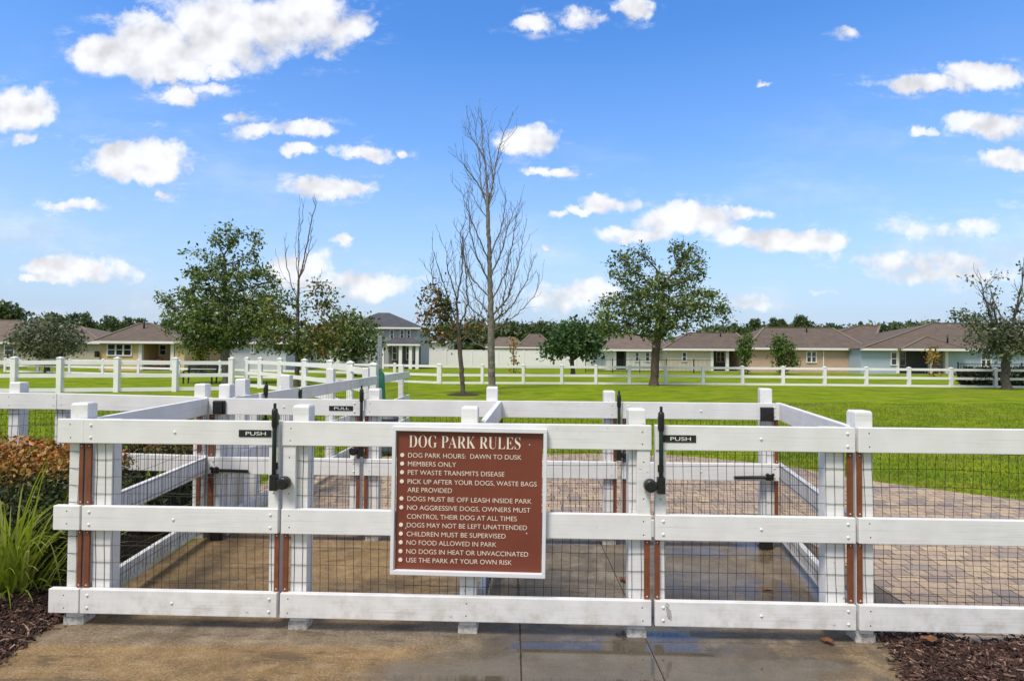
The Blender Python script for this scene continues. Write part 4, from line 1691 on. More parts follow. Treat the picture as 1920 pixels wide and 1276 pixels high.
tree('half-bare tree with a tall leafless top above yellow-green lower leaves', (557, 705), 28, cr2((1180, 1220), (1188, 950), (1184, 720), (1190, 500), (1188, 300), (1194, 80), (1200, -160)),
     [(560, 632, 66, 34, 1), (512, 600, 36, 48, .9), (612, 575, 24, 40, .6), (500, 645, 36, 24, .5), (618, 630, 36, 30, .8), (590, 648, 50, 24, .7), (520, 550, 16, 22, .25)],
     560, 'bark twig', ['leaf yellow', 'leaf elm', 'leaf red'], step=.2, tip=.0075, per=20, spread=.17, size=.155, rmax=.11, seed=5, trop=(0, 0, .25), limb_twig=(.22, .2, .6), gaps=.12,
     limbs=[cr2((1186, 560), (1160, 330), (1162, 180)), cr2((1190, 520), (1216, 300), (1236, 60), (1262, -140)), cr2((1192, 540), (1270, 380), (1318, 180), (1342, 70)), cr2((1184, 680), (1140, 600), (1090, 400), (1066, 180)),
            cr2((1189, 400), (1186, 150), (1176, -60)), cr2((1186, 640), (1060, 480), (1020, 330)), cr2((1186, 760), (1320, 640), (1400, 490)), cr2((1190, 200), (1215, 60), (1222, -120))],
     leaf_keep=lambda N: (pxof(N, 28)[1] > 568 + np.random.default_rng(6).normal(0, 14, len(N))) | ((pxof(N, 28)[0] > 592) & (pxof(N, 28)[1] > 530)) | ((pxof(N, 28)[0] < 530) & (pxof(N, 28)[1] > 520)),
     mi_fn=lambda c, q: np.where(q.random(len(c)) < .45, 0, np.where((pxof(c, 28)[0] > 585) & (q.random(len(c)) < .35), 2, 1)))
tree('dense dark green round tree in front of the two-storey house', (664, 700), 40, [(664, 690), (662, 660), (658, 630)],
     [(655, 630, 52, 46, 1), (692, 640, 30, 36, .7), (620, 650, 28, 30, .5), (650, 600, 34, 22, .5)], 560, 'bark brown', 'leaf oak', step=.3, per=26, spread=.27, size=.21, seed=7)
# tall bare tree: its limbs follow the photograph
def cr4(*p):
    return [(760 + x / 2.28, 180 + y / 2.28) for x, y in p]


tree('tall bare tree with upright leafless branches behind the far white fence post', (923, 738), 27, cr4((369, 1200), (367, 1080), (368, 960), (362, 800), (358, 640), (352, 480)),
     [], 0, 'bark grey', ['leaf red'], step=.17, tip=.0075, rmax=.175, per=2, spread=.10, size=.12, seed=9, twig_leaf=1.3, limb_twig=(.80, .30, 1.0),
     limbs=[cr4((352, 480), (322, 380), (315, 250), (296, 130), (284, 30)), cr4((353, 480), (345, 330), (328, 170), (322, 35)), cr4((356, 480), (376, 350), (356, 210), (343, 75)),
            cr4((360, 500), (384, 310), (402, 210), (424, 140)), cr4((315, 260), (285, 180), (258, 120)), cr4((335, 430), (285, 345), (222, 258)), cr4((352, 520), (296, 440), (262, 330)),
            cr4((358, 720), (318, 620), (270, 500), (236, 400)), cr4((360, 800), (312, 700), (282, 600), (278, 480)), cr4((362, 860), (285, 780), (245, 680), (232, 580)), cr4((364, 930), (300, 860), (262, 740), (255, 640)),
            cr4((366, 975), (285, 910), (215, 800), (205, 700)), cr4((366, 1000), (300, 960), (240, 860)), cr4((359, 690), (410, 560), (430, 440), (414, 400)), cr4((361, 790), (415, 660), (440, 560), (470, 480)),
            cr4((363, 880), (430, 760), (456, 650), (478, 520)), cr4((365, 940), (440, 860), (480, 720), (505, 600)), cr4((367, 980), (450, 900), (522, 780), (548, 690)), cr4((368, 1010), (470, 940), (550, 860), (585, 780)),
            cr4((366, 985), (410, 930), (430, 820), (424, 740)), cr4((440, 860), (455, 760), (450, 690)), cr4((368, 1080), (300, 1060), (250, 1010)), cr4((368, 1020), (400, 960), (405, 880))],
     leaf_keep=lambda N: (pxof(N, 27)[1] > 575) & (pxof(N, 27)[0] < 960) & (np.random.default_rng(3).random(len(N)) < .30))
# small reddish tree in front of it
tree('small tree with red and green leaves on its left and bare upright twigs', (868, 742), 23.2, cr4((245, 1240), (233, 1080), (222, 960), (217, 820), (206, 700), (192, 610)),
     [(815, 592, 32, 40, .8), (795, 562, 20, 26, .6), (785, 600, 12, 10, .2), (846, 628, 44, 26, .7), (825, 640, 30, 16, .4)],
     260, 'bark twig', ['leaf red', 'leaf elm', 'leaf gold'], step=.15, tip=.007, rmax=.095, per=15, spread=.13, size=.135, seed=12, trop=(0, 0, .3), kill=.24, keep=.6, dk=.8, limb_twig=(.62, .3, .85),
     limbs=[cr4((220, 1000), (155, 900), (112, 790), (92, 700)), cr4((220, 950), (172, 820), (140, 720), (122, 650)), cr4((217, 880), (242, 750), (236, 570)), cr4((224, 1000), (268, 890), (258, 720), (246, 620)),
            cr4((228, 1050), (300, 990), (332, 900), (345, 830)), cr4((217, 850), (180, 740), (172, 620)), cr4((226, 1020), (180, 960), (150, 860)), cr4((230, 1060), (280, 1020), (300, 940))],
     leaf_keep=lambda N: (pxof(N, 23.2)[0] < 832 + np.random.default_rng(4).normal(0, 16, len(N))) & (pxof(N, 23.2)[1] > 552 + np.random.default_rng(14).normal(0, 16, len(N))) & (np.random.default_rng(15).random(len(N)) < .62) | ((pxof(N, 23.2)[1] > 600) & (np.random.default_rng(5).random(len(N)) < .22)),
     mi_fn=lambda c, q: np.where(q.random(len(c)) < np.where(np.abs(pxof(c, 23.2)[0] - 808) < 22, .62, .3), 0, np.where(q.random(len(c)) < .88, 1, 2)))
mb = MB()
tb = at(868, 742, 23.2)
ring = [(math.cos(k / 14 * 6.283) * .65, math.sin(k / 14 * 6.283) * .65, 0.0) for k in range(14)]
mb.v += [(tb.x + a, 23.2 + b, .012 + 0 * c) for a, b, c in ring] + [(tb.x + a * .4, 23.2 + b * .4, .07) for a, b, c in ring]
for k in range(14):
    mb.face((k, (k + 1) % 14, 14 + (k + 1) % 14, 14 + k), True)
mb.face(range(14, 28), True)
tag(obj('mulch_ring', mb, 'mulch'), kind='structure')
# glossy mid-distance tree
tree('low spreading glossy green tree beyond the far fence, left of the oak', (1074, 700), 44, [(1074, 685), (1072, 660)],
     [(1070, 640, 50, 34, 1), (1035, 655, 30, 22, .6), (1110, 652, 28, 24, .6), (1072, 615, 30, 16, .5)], 420, 'bark brown', 'leaf magnolia', step=.3, per=24, spread=.26, size=.26, seed=14, trop=(0, 0, .1))
# the oak
tree('big dark oak with a wide gappy crown standing at the long white fence', (1226, 722), 31.0, [(1228, 690), (1231, 645), (1236, 600), (1240, 540)],
     [(1235, 570, 80, 56, 1), (1176, 500, 36, 34, .9), (1290, 505, 36, 44, 1), (1282, 468, 30, 14, .6), (1196, 468, 42, 9, .5), (1150, 585, 42, 40, .9), (1310, 570, 52, 32, .9), (1352, 582, 24, 22, .6), (1138, 612, 30, 24, .5), (1235, 620, 62, 18, .6), (1146, 520, 14, 8, .2), (1233, 500, 9, 24, .25), (1372, 612, 8, 10, .12)],
     1600, 'bark brown', 'leaf oak', step=.22, per=25, spread=.16, size=.145, rmax=.215, seed=16, trop=(0, 0, .05), hollow=.05, gaps=.20, gap_scale=.6)
# tree at the right edge
def cr7(*p):
    return [(1640 + x / 4.254, 460 + y / 4.254) for x, y in p]


tree('gnarled tree with bare upper branches and grey-green lower leaves at the right edge', (1888, 724), 29.5, cr7((1045, 1080), (1042, 960), (1050, 900)),
     [(1890, 648, 66, 26, 1), (1890, 615, 44, 24, .5), (1832, 638, 34, 14, .6), (1960, 620, 60, 44, .7)],
     360, 'bark twig', 'leaf grey', step=.2, tip=.0085, per=20, spread=.16, size=.14, rmax=.20, seed=18, trop=(0, 0, .1), limb_twig=(.75, .25, .75),
     limbs=[cr7((1050, 900), (1080, 700), (1110, 520), (1150, 300), (1150, 110)), cr7((1045, 890), (960, 640), (920, 480), (870, 260)), cr7((1000, 760), (900, 520), (800, 440), (720, 350)),
            cr7((980, 760), (850, 620), (750, 600), (690, 560)), cr7((960, 640), (930, 400), (930, 290)), cr7((1060, 700), (1010, 450), (1010, 300)), cr7((1100, 560), (1180, 400), (1200, 240)),
            cr7((1040, 900), (880, 740), (740, 720), (560, 570)), cr7((1085, 600), (1095, 400), (1100, 220)), cr7((1052, 900), (1150, 820), (1250, 700), (1330, 500)), cr7((1120, 850), (1280, 560), (1300, 300)), cr7((1052, 890), (1200, 640), (1240, 420), (1250, 200))],
     leaf_keep=lambda N: (pxof(N, 29.5)[1] > 600 + np.random.default_rng(8).normal(0, 14, len(N))) | (np.random.default_rng(9).random(len(N)) < .06))
# left round tree
tree('round grey-green tree at far left in front of brown-roofed houses', (88, 700), 43, [(88, 685), (88, 650)],
     [(88, 638, 62, 32, 1), (70, 620, 36, 24, .5), (110, 615, 40, 22, .5), (40, 650, 26, 18, .4), (140, 650, 22, 16, .4)], 560, 'bark brown', 'leaf grey', step=.3, per=24, spread=.26, size=.20, seed=20)
# small trees along the houses
for lab, bx, by, D, env, leaf, sd in [
    ('narrow bright green young tree in front of the pale patio, right of the oak', 1396, 700, 50, [(1397, 655, 17, 30, 1), (1396, 635, 9, 14, .4)], 'leaf bright', 30),
    ('bushy rounded green tree against the tan wall', 1470, 700, 50, [(1468, 660, 27, 30, 1), (1466, 640, 16, 16, .4), (1492, 675, 18, 12, .3)], 'leaf bright', 31),
    ('thin young tree with a few golden leaves before the pale blue house porch', 1750, 702, 48, [(1752, 665, 14, 24, 1), (1748, 655, 8, 18, .4)], 'leaf gold', 32),
    ('small golden-leaved tree before the long white privacy fence', 963, 700, 50, [(963, 645, 9, 22, 1)], 'leaf gold', 33),
    ('small yellow-green bush-like tree beside the yellow house', 376, 698, 44, [(376, 655, 16, 22, 1)], 'leaf yellow', 34),
]:
    sparse = leaf == 'leaf gold'
    tree(lab, (bx, by), D, [(bx, by - 20), (env[0][0], env[0][1])], env, 70 if not sparse else 34, 'bark brown', leaf, step=.24, per=34 if not sparse else 14, spread=.22, size=.2, rmax=.05, seed=sd, trop=(0, 0, .2), twig_leaf=4)

# dark hedge under the right tree
def leaf_bush(name, label, cat, c, ext, n, leaf, seed, size=.06, group=None, core='leaf hedge dark', lump=.12):
    g = thing(name, label, cat, (c[0], c[1], 0), 0, group)
    r_ = np.random.default_rng(seed)
    ph = r_.uniform(0, 6, 6)
    P = []
    while len(P) < n:
        v = r_.uniform(-1, 1, 3)
        # superellipsoid shell
        q = (abs(v[0]) ** 4 + abs(v[1]) ** 4 + abs(v[2]) ** 4) ** .25
        if q < .2:
            continue
        v = v / q
        s = r_.uniform(.80, 1.0) if r_.random() < .8 else r_.uniform(.4, .8)
        k = 1 + lump * (math.sin(v[0] * ext[0] * 5 + ph[0]) * math.sin(v[1] * 4 + ph[1]) + .6 * math.sin(v[0] * ext[0] * 11 + v[2] * 6 + ph[2])) * .6
        p = (v[0] * s * ext[0] * (1 + .3 * (k - 1)), v[1] * s * ext[1] * k, ext[2] * .5 + v[2] * s * ext[2] * .5 * k)
        if p[2] > .02:
            P.append(p)
    leaf_mesh('foliage', np.array(P), .015, 1, size, [leaf], g, seed + 1, droop=-.3)
    mb = MB()
    for k in range(40):
        a = (r_.uniform(-.8, .8) * ext[0], r_.uniform(-.5, .5) * ext[1], 0)
        b = (a[0] + r_.normal(0, .12), a[1] + r_.normal(0, .1), ext[2] * r_.uniform(.6, .93))
        mb.tube([a, ((a[0] + b[0]) / 2 + r_.normal(0, .03), (a[1] + b[1]) / 2, b[2] * .55), b], [.012, .009, .004], 5, False)
    obj('stem', mb, 'bark brown', g)
    return g


hc = at(1890, 710, 30.6)
leaf_bush('hedge', 'dark clipped hedge behind the trunk of the gnarled right-edge tree', 'hedge', (hc.x + 1.2, 31.0 + 1.0), (2.7, .7, 1.05), 5200, 'leaf hedge dark', 50, .13)
leaf_bush('hedge', 'long hedge with orange-tipped leaves behind the tall grass clump at left', 'hedge', (-4.35, 4.45), (1.42, .42, .96), 44000, 'hedge leaf', 51, .032)
leaf_bush('shrub', 'low orange-tipped shrub seen through the wire of the left side wall', 'shrub', (-3.40, 5.66), (.60, .40, .97), 13000, 'hedge leaf', 52, .034)


# tall ornamental grass at left
def reed_clump():
    c = gnd(8, 1112)
    g = thing('ornamental_grass', 'tall clump of arching yellow-green grass at the left edge in mulch', 'plant', (c.x, c.y, 0))
    r_ = random.Random(5)
    for part, cnt, hmin, hmax, mname, lie in (('blade', 430, .55, 1.15, 'reed', 0), ('dry_blade', 60, .3, .6, 'reed', 1)):
        V, Fc = [], []
        for k in range(cnt):
            a = r_.uniform(0, 6.283)
            br = abs(r_.gauss(0, .16))
            x, y = math.cos(a) * br, math.sin(a) * br * .8
            oa = a + r_.gauss(0, .6)
            L = r_.uniform(hmin, hmax)
            bend = r_.uniform(.4, 1.7) if not lie else r_.uniform(1.2, 1.9)
            ang = r_.uniform(.08, .62) + br if not lie else r_.uniform(.7, 1.2)
            w = r_.uniform(.0042, .0085)
            px, pz, py = x, 0.02, y
            seg = 7
            tw = r_.uniform(-.5, .5)
            b0 = len(V)
            for i in range(seg + 1):
                t_ = i / seg
                ww = w * (1 - t_ ** 2.2) + .0005
                sa = oa + math.pi / 2 + tw * t_
                V.append((px - math.cos(sa) * ww, py - math.sin(sa) * ww, pz))
                V.append((px + math.cos(sa) * ww, py + math.sin(sa) * ww, pz))
                th = ang + bend * t_ ** 1.5
                px += math.cos(oa) * math.sin(th) * L / seg
                py += math.sin(oa) * math.sin(th) * L / seg
                pz = max(pz + math.cos(th) * L / seg, .02)
            for i in range(seg):
                q = b0 + i * 2
                Fc.append((q, q + 1, q + 3, q + 2))
        me = np_mesh(part, np.array(V), np.array(Fc), [mname], smooth=True)
        o = link(part, me, g)
        o['kind'] = 'stuff'


reed_clump()
# irrigation hose loop in the left mulch
mb = MB()
hp = [gnd(x, y, .03) for x, y in ((-10, 1163), (20, 1164), (42, 1168), (53, 1178), (54, 1188), (46, 1197), (25, 1203))]
mb.tube(hp, .006, 6)
tag(obj('irrigation_hose', mb, 'hose'), 'thin tan irrigation tube looping in the mulch at lower left', 'hose')
# fallen leaves
for k, (px, py, sc, lab) in enumerate(((1168, 1088, .05, 'curled dead leaf beside the right post of the sign panel'), (1440, 1108, .05, 'dead leaf on wet concrete behind the right front gate'), (1553, 1204, .045, 'dark dead leaf on the concrete near the right mulch bed'), (1743, 1200, .06, 'orange dead leaf lying on the right mulch'))):
    p = gnd(px, py, .02 if k < 3 else .085)
    mb = MB()
    r_ = random.Random(k)
    n = 9
    pts = []
    for i in range(n):
        a = i / n * 6.283
        rr = sc * (.45 + .55 * abs(math.cos(a * 1.5))) * r_.uniform(.8, 1.1)
        pts.append((math.cos(a) * rr, math.sin(a) * rr * .7, .006 + .018 * r_.random()))
    mb.v.append((0, 0, .002))
    mb.v += pts
    for i in range(n):
        mb.face((0, 1 + i, 1 + (i + 1) % n), True)
    o = tag(obj('fallen_leaf', mb, 'dead leaf'), lab, 'leaf')
    o.location = p
    o.rotation_euler.z = r_.uniform(0, 6)


# ------------------------------------------------------------------ houses
def window(parent, x0, x1, z0, z1, y, panes=2, rows=2):
    fr_ = MB()
    b = .09
    fr_.box(x0 - b, x1 + b, y - .07, y, z1, z1 + b)
    fr_.box(x0 - b, x1 + b, y - .09, y, z0 - b, z0)
    fr_.box(x0 - b, x0, y - .07, y, z0, z1)
    fr_.box(x1, x1 + b, y - .07, y, z0, z1)
    for k in range(1, panes):
        xm = x0 + (x1 - x0) * k / panes
        fr_.box(xm - .06, xm + .06, y - .065, y, z0, z1)
    for k in range(1, rows):
        zm = z0 + (z1 - z0) * k / rows
        fr_.box(x0, x1, y - .05, y - .002, zm - .03, zm + .03)
    o = obj('window', fr_, 'trim white', parent)
    g = MB()
    g.quad((x0, y - .02, z0), (x1, y - .02, z0), (x1, y - .02, z1), (x0, y - .02, z1))
    obj('pane', g, 'glass', o)
    return o


def hip(mb, x0, x1, y0, y1, z0, rx0, rx1, ry, z1):
    """hip roof: eaves rectangle at z0, ridge from (rx0, ry) to (rx1, ry) at z1"""
    a, b, c, d = (x0, y0, z0), (x1, y0, z0), (x1, y1, z0), (x0, y1, z0)
    e, f = (rx0, ry, z1), (rx1, ry, z1)
    if abs(rx1 - rx0) < .05:
        for t_ in ((a, b, e), (b, c, e), (c, d, e), (d, a, e)):
            mb.poly(t_)
    else:
        mb.poly((a, b, f, e))
        mb.poly((b, c, f))
        mb.poly((c, d, e, f))
        mb.poly((d, a, e))
    mb.poly((d, c, b, a))


def house(label, D, x_l, x_r, eave_y, wall, roof, roofs, wins=(), porch=None, depth=9.0, over=.45, cat='house', extra=None, cols=()):
    """walls between photograph columns x_l, x_r; roofs: (xl, xr, ridge xl, ridge xr, ridge y, setback)"""
    a, b = at(x_l, 660, D), at(x_r, 660, D)
    ze = at((x_l + x_r) / 2, eave_y, D).z
    g = thing('house', label, cat, (a.x, D, 0))

    def X(px):
        return at(px, 660, D).x - a.x

    def Z(px, py, dd=0.0):
        return at(px, py, D + dd).z
    w = MB()
    spans = [(x_l, x_r)]
    if porch:
        spans = [(x_l, porch[0]), (porch[1], x_r)]
    for s, e in spans:
        if e - s > 1:
            w.box(X(s), X(e), 0, depth, -.4, ze)
    obj('wall', w, wall, g)
    if porch:
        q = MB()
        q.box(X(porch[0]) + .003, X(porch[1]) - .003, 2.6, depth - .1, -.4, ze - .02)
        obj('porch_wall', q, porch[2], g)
        q = MB()
        q.box(X(porch[0]) + .003, X(porch[1]) - .003, .02, 2.6, -.4, .05)
        obj('porch_floor', q, 'porch floor', g)
        for px in porch[3]:
            q = MB()
            q.box(X(px) - .14, X(px) + .14, -.02, .26, .05, ze - .02)
            obj('column', q, 'trim white', g)
    for i, (xl, xr, r0, r1, ry_, back, dep) in enumerate(roofs):
        m = MB()
        y0, y1 = back - over, back + dep + over
        hip(m, X(xl), X(xr), y0, y1, ze + .004 * i, X(r0), X(r1), (y0 + y1) / 2, 0)
        # ridge height as seen at the ridge's own depth
        zr = at((r0 + r1) / 2, ry_, D + (y0 + y1) / 2).z
        m.v = [(v[0], v[1], zr if v[2] == 0 else v[2]) for v in m.v]
        # ridge columns corrected for depth
        kx = (D + (y0 + y1) / 2) / D
        m.v = [((v[0] + a.x) * kx - a.x if v[2] == zr else v[0], v[1], v[2]) for v in m.v]
        ro = obj('roof', m, roof, g)
        cs = sorted(set(v for v in m.v if abs(v[2] - zr) < 1e-6))
        e0, e1 = cs[0], cs[-1]
        for p0, p1 in ((e0, (X(xl), y0, ze)), (e1, (X(xr), y0, ze)), (e0, e1)):
            if (Vector(p0) - Vector(p1)).length > .3:
                q = MB()
                q.bar(Vector(p0) + Vector((0, -.03, .03)), Vector(p1) + Vector((0, -.03, .03)), .20, .06)
                obj('ridge_cap', q, 'roof cap', ro)
        vt = Vector(e0).lerp(Vector(e1), .4) + Vector((.9, -1.5, -.55))
        q = MB()
        q.cyl(vt, vt + Vector((0, 0, .75)), .07, 8)
        obj('vent_pipe', q, 'black plastic', ro)
        t_ = MB()
        t_.box(X(xl), X(xr), y0 - .03, y0, ze - .17, ze + .02)
        obj('fascia', t_, 'trim white', ro)
    for wn in wins:
        x0, x1, y0, y1 = wn[:4]
        dd = wn[6] if len(wn) > 6 else 0.0
        window(g, (at(x0, 660, D + dd).x - a.x), (at(x1, 660, D + dd).x - a.x), Z(x0, y1, dd), Z(x0, y0, dd), dd, *(wn[4:6]))
    if extra:
        extra(g, X, Z, ze)
    return g


house('brown-roofed house at the far left edge behind the round tree', 56, -90, 66, 641, 'wall taupe', 'roof tan', [(-110, 84, -50, 40, 600, 0, 11)], [(10, 26, 648, 664, 1, 2)], depth=11)
house('low taupe house with brown hip roof left of the yellow house', 58, 118, 188, 641, 'wall taupe', 'roof tan', [(70, 196, 110, 150, 611, 0, 11)], depth=11)


def yellow_extra(g, X, Z, ze):
    q = MB()
    q.box(X(182), X(187), -.3, -.05, 1.1, 1.6)
    obj('wall_lamp', q, 'black plastic', g)


house('small yellow house with brown hip roof and a patio', 48, 186, 346, 640, 'wall cream', 'roof brown', [(179, 352, 262, 282, 606, 0, 9)], [(203, 246, 645.5, 665, 3, 2), (288, 311, 647, 664, 2, 2, 2.6)],
      porch=(262, 328, 'wall cream', (263, 323)), extra=yellow_extra)
house('pale grey lap-sided building behind the large left tree', 52, 432, 536, 641, 'wall lilac', 'roof slate', [(424, 544, 470, 505, 618, 0, 8)], [(472, 475, 646, 660, 1, 2)], depth=8)
house('white house with dark door openings behind the half-bare tree', 58, 540, 640, 644, 'wall white', 'roof slate', [(534, 650, 570, 615, 622, 0, 9)], [(546, 552, 652, 662, 1, 1), (560, 567, 652, 662, 1, 1), (594, 600, 648, 674, 1, 1)])


def two_storey():
    D = 62
    a = at(655, 660, D)
    g = thing('house', 'two-storey blue-grey house with dark hip roof and a covered porch', 'house', (a.x, D, 0))

    def X(px):
        return at(px, 660, D).x - a.x

    def Z(py, dd=0.0):
        return at(720, py, D + dd).z
    w = MB()
    w.box(X(655), X(782), 0, 9, -.4, Z(614))
    obj('wall', w, 'wall blue grey', g)
    q = MB()
    hip(q, X(640), X(790), -.5, 9.5, Z(614), X(690), X(712), 4.5, Z(586, 4.5))
    r_ = obj('roof', q, 'roof slate', g)
    t_ = MB()
    t_.box(X(640), X(790), -.54, -.5, Z(616.5), Z(613.5))
    obj('fascia', t_, 'trim white', r_)
    for x0, x1 in ((732, 737), (751, 756), (764, 768)):
        window(g, X(x0), X(x1), Z(635), Z(619), 0, 1, 2)
    # porch
    q = MB()
    hip(q, X(724), X(796), -3.0, -.01, Z(645, -3), X(742), X(775), -.8, Z(632, -.8))
    r2 = obj('porch_roof', q, 'roof slate', g)
    t_ = MB()
    t_.box(X(724), X(796), -3.04, -3.0, Z(647.5, -3), Z(644.5, -3))
    obj('fascia', t_, 'trim white', r2)
    for px in (728, 760, 778, 790):
        q = MB()
        q.box(X(px) - .16, X(px) + .16, -2.8, -2.5, -.4, Z(647, -3))
        obj('column', q, 'trim white', g)
    q = MB()
    q.box(X(729), X(789), -.055, -.005, -.4, Z(648, 0))
    obj('porch_wall', q, 'shaded porch', g)  # dark sheet laid over the house wall, porch shade put into its colour
    for x0, x1 in ((737, 744), (763, 770), (770.5, 775)):
        window(g, X(x0), X(x1), Z(673), Z(650), -.06, 1, 2)
    return g


two_storey()
house('small distant white house with grey roofs right of the two-storey house', 90, 792, 840, 640, 'wall white', 'roof slate', [(786, 846, 800, 826, 630, 0, 8)], [(800, 806, 643, 650, 2, 1)])
house('distant brown-roofed house left of another behind the white privacy fence', 96, 918, 978, 650, 'wall white', 'roof tan', [(910, 988, 936, 962, 632, 0, 12)], depth=12)
house('distant brown-roofed house with a pale wall, right of another behind the white privacy fence', 92, 976, 1032, 651, 'wall pale', 'roof brown', [(968, 1040, 994, 1012, 626, 0, 12)], [(984, 989, 655, 662, 1, 1)], depth=12)
house('white-walled patio house with brown roof left of the oak trunk', 60, 1136, 1246, 655, 'wall white', 'roof tan', [(1122, 1254, 1150, 1230, 627, 0, 11)], [(1192, 1197, 661, 676, 1, 2), (1211, 1217, 661, 676, 1, 2)],
      porch=(1152, 1178, 'shaded porch', (1153, 1177)), depth=11)
house('pale cream patio house with brown roof right of the oak trunk', 58, 1250, 1402, 654, 'wall pale', 'roof brown', [(1240, 1410, 1290, 1380, 624, 0, 11)], [(1280, 1286, 661, 676, 1, 2), (1344, 1357, 660, 677, 2, 2, 2.6)],
      porch=(1334, 1400, 'shaded porch', (1335, 1364, 1399)), depth=11)


def tan_extra(g, X, Z, ze):
    q = MB()
    q.box(X(1592), X(1597), -.18, -.003, Z(1594, 676), Z(1594, 668))
    q.cyl((X(1594.5), -.1, -.2), (X(1594.5), -.1, Z(1594, 676)), .04)
    obj('utility_box', q, 'meter white', g)
    q = MB()
    q.bar((X(1543), -.08, 0), (X(1543), -.08, ze - .1), .1, .08)
    obj('downpipe', q, 'trim white', g)


house('tan stucco house with long brown roof between the bushy tree and pale blue house', 56, 1404, 1613, 652.5, 'wall tan', 'roof brown', [(1396, 1624, 1432, 1560, 614.5, 0, 12), (1530, 1700, 1610, 1650, 610, 6, 12)],
      [(1513, 1529, 659, 678, 2, 2), (1603, 1611, 659, 675, 1, 2)], depth=12, extra=tan_extra)
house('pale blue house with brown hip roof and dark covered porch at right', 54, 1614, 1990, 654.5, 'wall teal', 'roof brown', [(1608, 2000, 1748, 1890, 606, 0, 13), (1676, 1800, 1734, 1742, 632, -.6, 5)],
      [(1671, 1680, 661, 683, 1, 2), (1687, 1696, 660, 684, 1, 2, 2.6), (1840, 1856, 662, 686, 2, 2)], porch=(1683, 1775, 'shaded porch', (1683, 1746, 1775)), depth=13)
# porch furniture too far to resolve beyond seat and back
for px, D, lab in ((296, 48.6, 'red-cushioned patio chair left of the others on the yellow patio'), (306, 48.6, 'red-cushioned patio chair right of the others on the yellow patio')):
    p = at(px, 670, D)
    g = thing('patio_chair', lab, 'chair', (p.x, D, .05), 0, 'patio chairs at the yellow house')
    mb = MB()
    mb.box(-.28, .28, -.25, .25, .38, .46)
    obj('seat', mb, 'red cushion', g)
    mb = MB()
    mb.box(-.28, .28, .2, .28, .46, .95)
    obj('backrest', mb, 'red cushion', g)
    for sx_ in (-1, 1):
        for sy_ in (-1, 1):
            mb = MB()
            mb.box(sx_ * .25 - .02, sx_ * .25 + .02, sy_ * .22 - .02, sy_ * .22 + .02, 0, .38)
            obj('leg', mb, 'nail', g)
p = at(392, 670, 50)
g = thing('patio_umbrella', 'orange patio umbrella right of the yellow house', 'umbrella', (p.x, 50, 0))
mb = MB()
mb.cyl((0, 0, 0), (0, 0, 2.5), .03)
obj('pole', mb, 'nail', g)
mb = MB()
n = len(mb.v)
mb.v += [(math.cos(k / 8 * 6.283) * 1.15, math.sin(k / 8 * 6.283) * 1.15, 1.75) for k in range(8)] + [(0, 0, 2.45)]
for k in range(8):
    mb.face((k, (k + 1) % 8, 8))
obj('canopy', mb, 'orange cloth', g)

# white privacy fence
a, b = at(788, 660, 75), at(1128, 660, 75)
g = thing('privacy_fence', 'long solid white privacy fence behind the bare trees', 'fence', (a.x, 75, 0))
mb = MB()
zt = at(900, 657, 75).z
mb.box(0, b.x - a.x, -.03, .03, 0, zt)
obj('panel', mb, 'trim white', g)
mb = MB()
mb.box(0, b.x - a.x, -.05, .05, zt, zt + .08)
obj('cap_rail', mb, 'white vinyl', g)
for k in range(8):
    mb = MB()
    x = (b.x - a.x) * k / 7
    mb.box(x - .07, x + .07, -.08, -.032, 0, zt + .12)
    obj('post', mb, 'white vinyl', g)


def picket(label, px0, px1, D, z_top, z0=.0):
    a, b = at(px0, 680, D), at(px1, 680, D)
    L = b.x - a.x
    g = thing('picket_fence', label, 'fence', (a.x, D, z0))
    mb = MB()
    for z in (.15, z_top - .06):
        mb.box(0, L, -.015, .015, z, z + .04)
    obj('rail', mb, 'black plastic', g)
    mb = MB()
    n = int(L / .115)
    for k in range(n):
        x = L * k / n
        mb.box(x - .011, x + .011, -.034, -.016, .06, z_top)
    o = obj('picket', mb, 'black plastic', g)
    o['kind'] = 'stuff'
    for k in range(int(L / 2.4) + 1):
        mb = MB()
        x = min(L, k * 2.4)
        mb.box(x - .03, x + .03, .016, .076, 0, z_top + .08)
        obj('post', mb, 'black plastic', g)


picket('black metal picket fence before the patio houses near the oak trunk', 1098, 1334, 52, 1.2)
picket('black metal picket fence before the pale blue house at right', 1797, 1960, 44, 1.15)
picket('black metal picket fence at the far left edge', -40, 52, 50, 1.3)


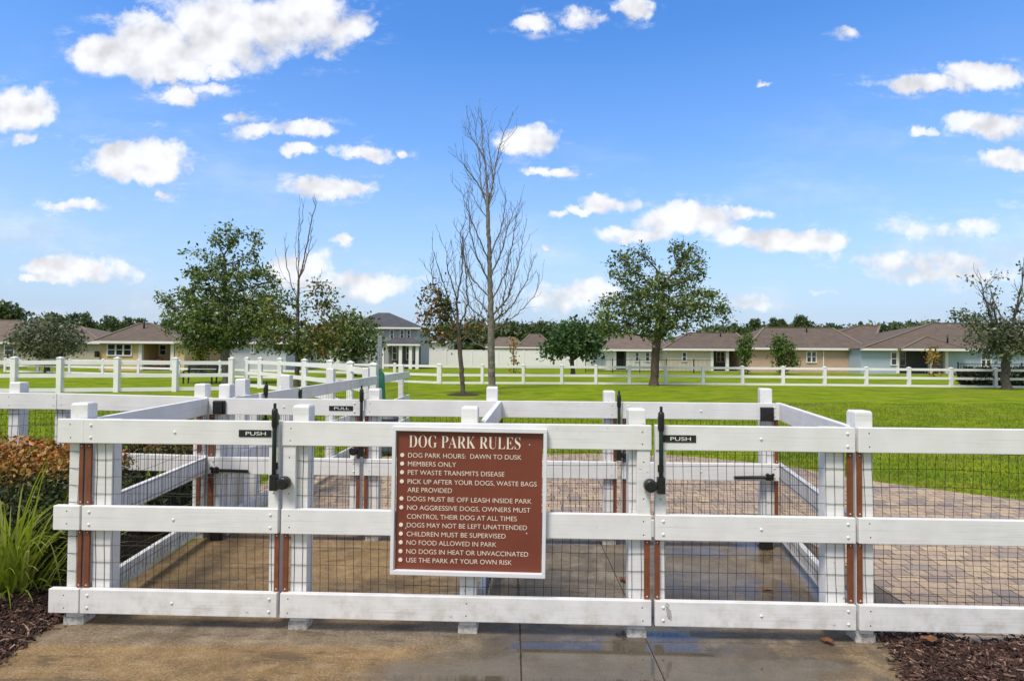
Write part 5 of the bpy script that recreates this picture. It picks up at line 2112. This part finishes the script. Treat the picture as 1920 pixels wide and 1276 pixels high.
# ------------------------------------------------------------------ distant pines and woods
def pine(label, px, y_top, y_base, D, rx, seed, group, n=26):
    r_ = np.random.default_rng(seed)
    b = at(px, 690, D)
    zt = at(px, y_top, D).z
    zb = at(px, y_base, D).z
    g = thing('pine_tree', label, 'tree', (b.x, D, 0), 0, group)
    s = rx / F * D
    mb = MB()
    mb.tube([(0, 0, 0), (r_.normal(0, .2), 0, zb * .6), (0, 0, zt - .3)], [.28, .2, .06], 6)
    cl = []
    for k in range(n):
        t_ = r_.random()
        z = zb + (zt - zb) * t_
        rad = s * (1 - .55 * t_) * r_.uniform(.35, 1)
        a = r_.uniform(0, 6.283)
        c = (math.cos(a) * rad, math.sin(a) * rad, z)
        mb.tube([(0, 0, z - .5), c], [.07, .03], 4, False)
        cl.append(c)
    obj('trunk', mb, 'bark brown', g)
    leaf_mesh('crown', np.array(cl), (s * .16, s * .16, s * .10), 42, s * .16 + .15, ['leaf pine'], g, seed + 1, droop=-.2)
    return g


for i, (px, yt, rx, yb) in enumerate(((1414, 600, 11, 612), (1450, 598, 10, 614), (1467, 599, 9, 614), (1502, 595, 19, 613))):
    pine(('small round-topped pine above the roofs right of the oak', 'pine left of a close pair above the tan roof', 'pine right of a close pair above the tan roof', 'broad dark pine above the tan roof')[i],
         px, yt, yb, 130, rx, 60 + i, 'pines beyond the roofs', 22)
for i, (px, yt, rx, yb) in enumerate(((8, 570, 34, 610), (36, 580, 20, 612), (95, 588, 20, 612), (135, 590, 16, 615), (160, 588, 16, 615), (205, 595, 14, 618), (238, 596, 13, 618), (262, 598, 12, 618), (308, 601, 10, 620), (320, 605, 12, 622))):
    pine('tall pine in the dark row behind the brown roofs at left', px, yt, yb, 140, rx, 80 + i, 'pines behind the left houses', 24)


def woods(label, spots, D, seed):
    r_ = np.random.default_rng(seed)
    C = []
    for px, yt, rx in spots:
        t_ = at(px, yt, D)
        rxm = rx / F * D
        for k in range(60):
            z = t_.z * (1 - r_.random() ** 1.4 * .9)
            C.append((t_.x + r_.normal(0, .45) * rxm, D + r_.normal(0, 3), z))
    o = leaf_mesh('distant_woods', np.array(C), (1.0, 1.0, .7), 16, 1.0, ['leaf pine'], None, seed + 1, droop=-.2)
    tag(o, label, 'woods', kind='stuff')


woods('dark far-off woods behind the left houses', [(x, 611 + 10 * math.sin(x * .05) * .4 + (x > 150) * 6 - 22 * (x < 40), 24) for x in range(-60, 440, 20)], 155, 101)
woods('dark far-off woods between the bare tree and the oak', [(x, 616 + 4 * math.sin(x * .11), 16) for x in range(840, 1140, 14)], 150, 102)
woods('dark far-off woods peeping over the pale blue roof', [(x, 617 - (x - 1660) * .05, 16) for x in range(1560, 1760, 14)], 150, 103)
woods('dark far-off woods beside the right-edge tree', [(x, 618, 16) for x in range(1330, 1560, 16)], 170, 104)
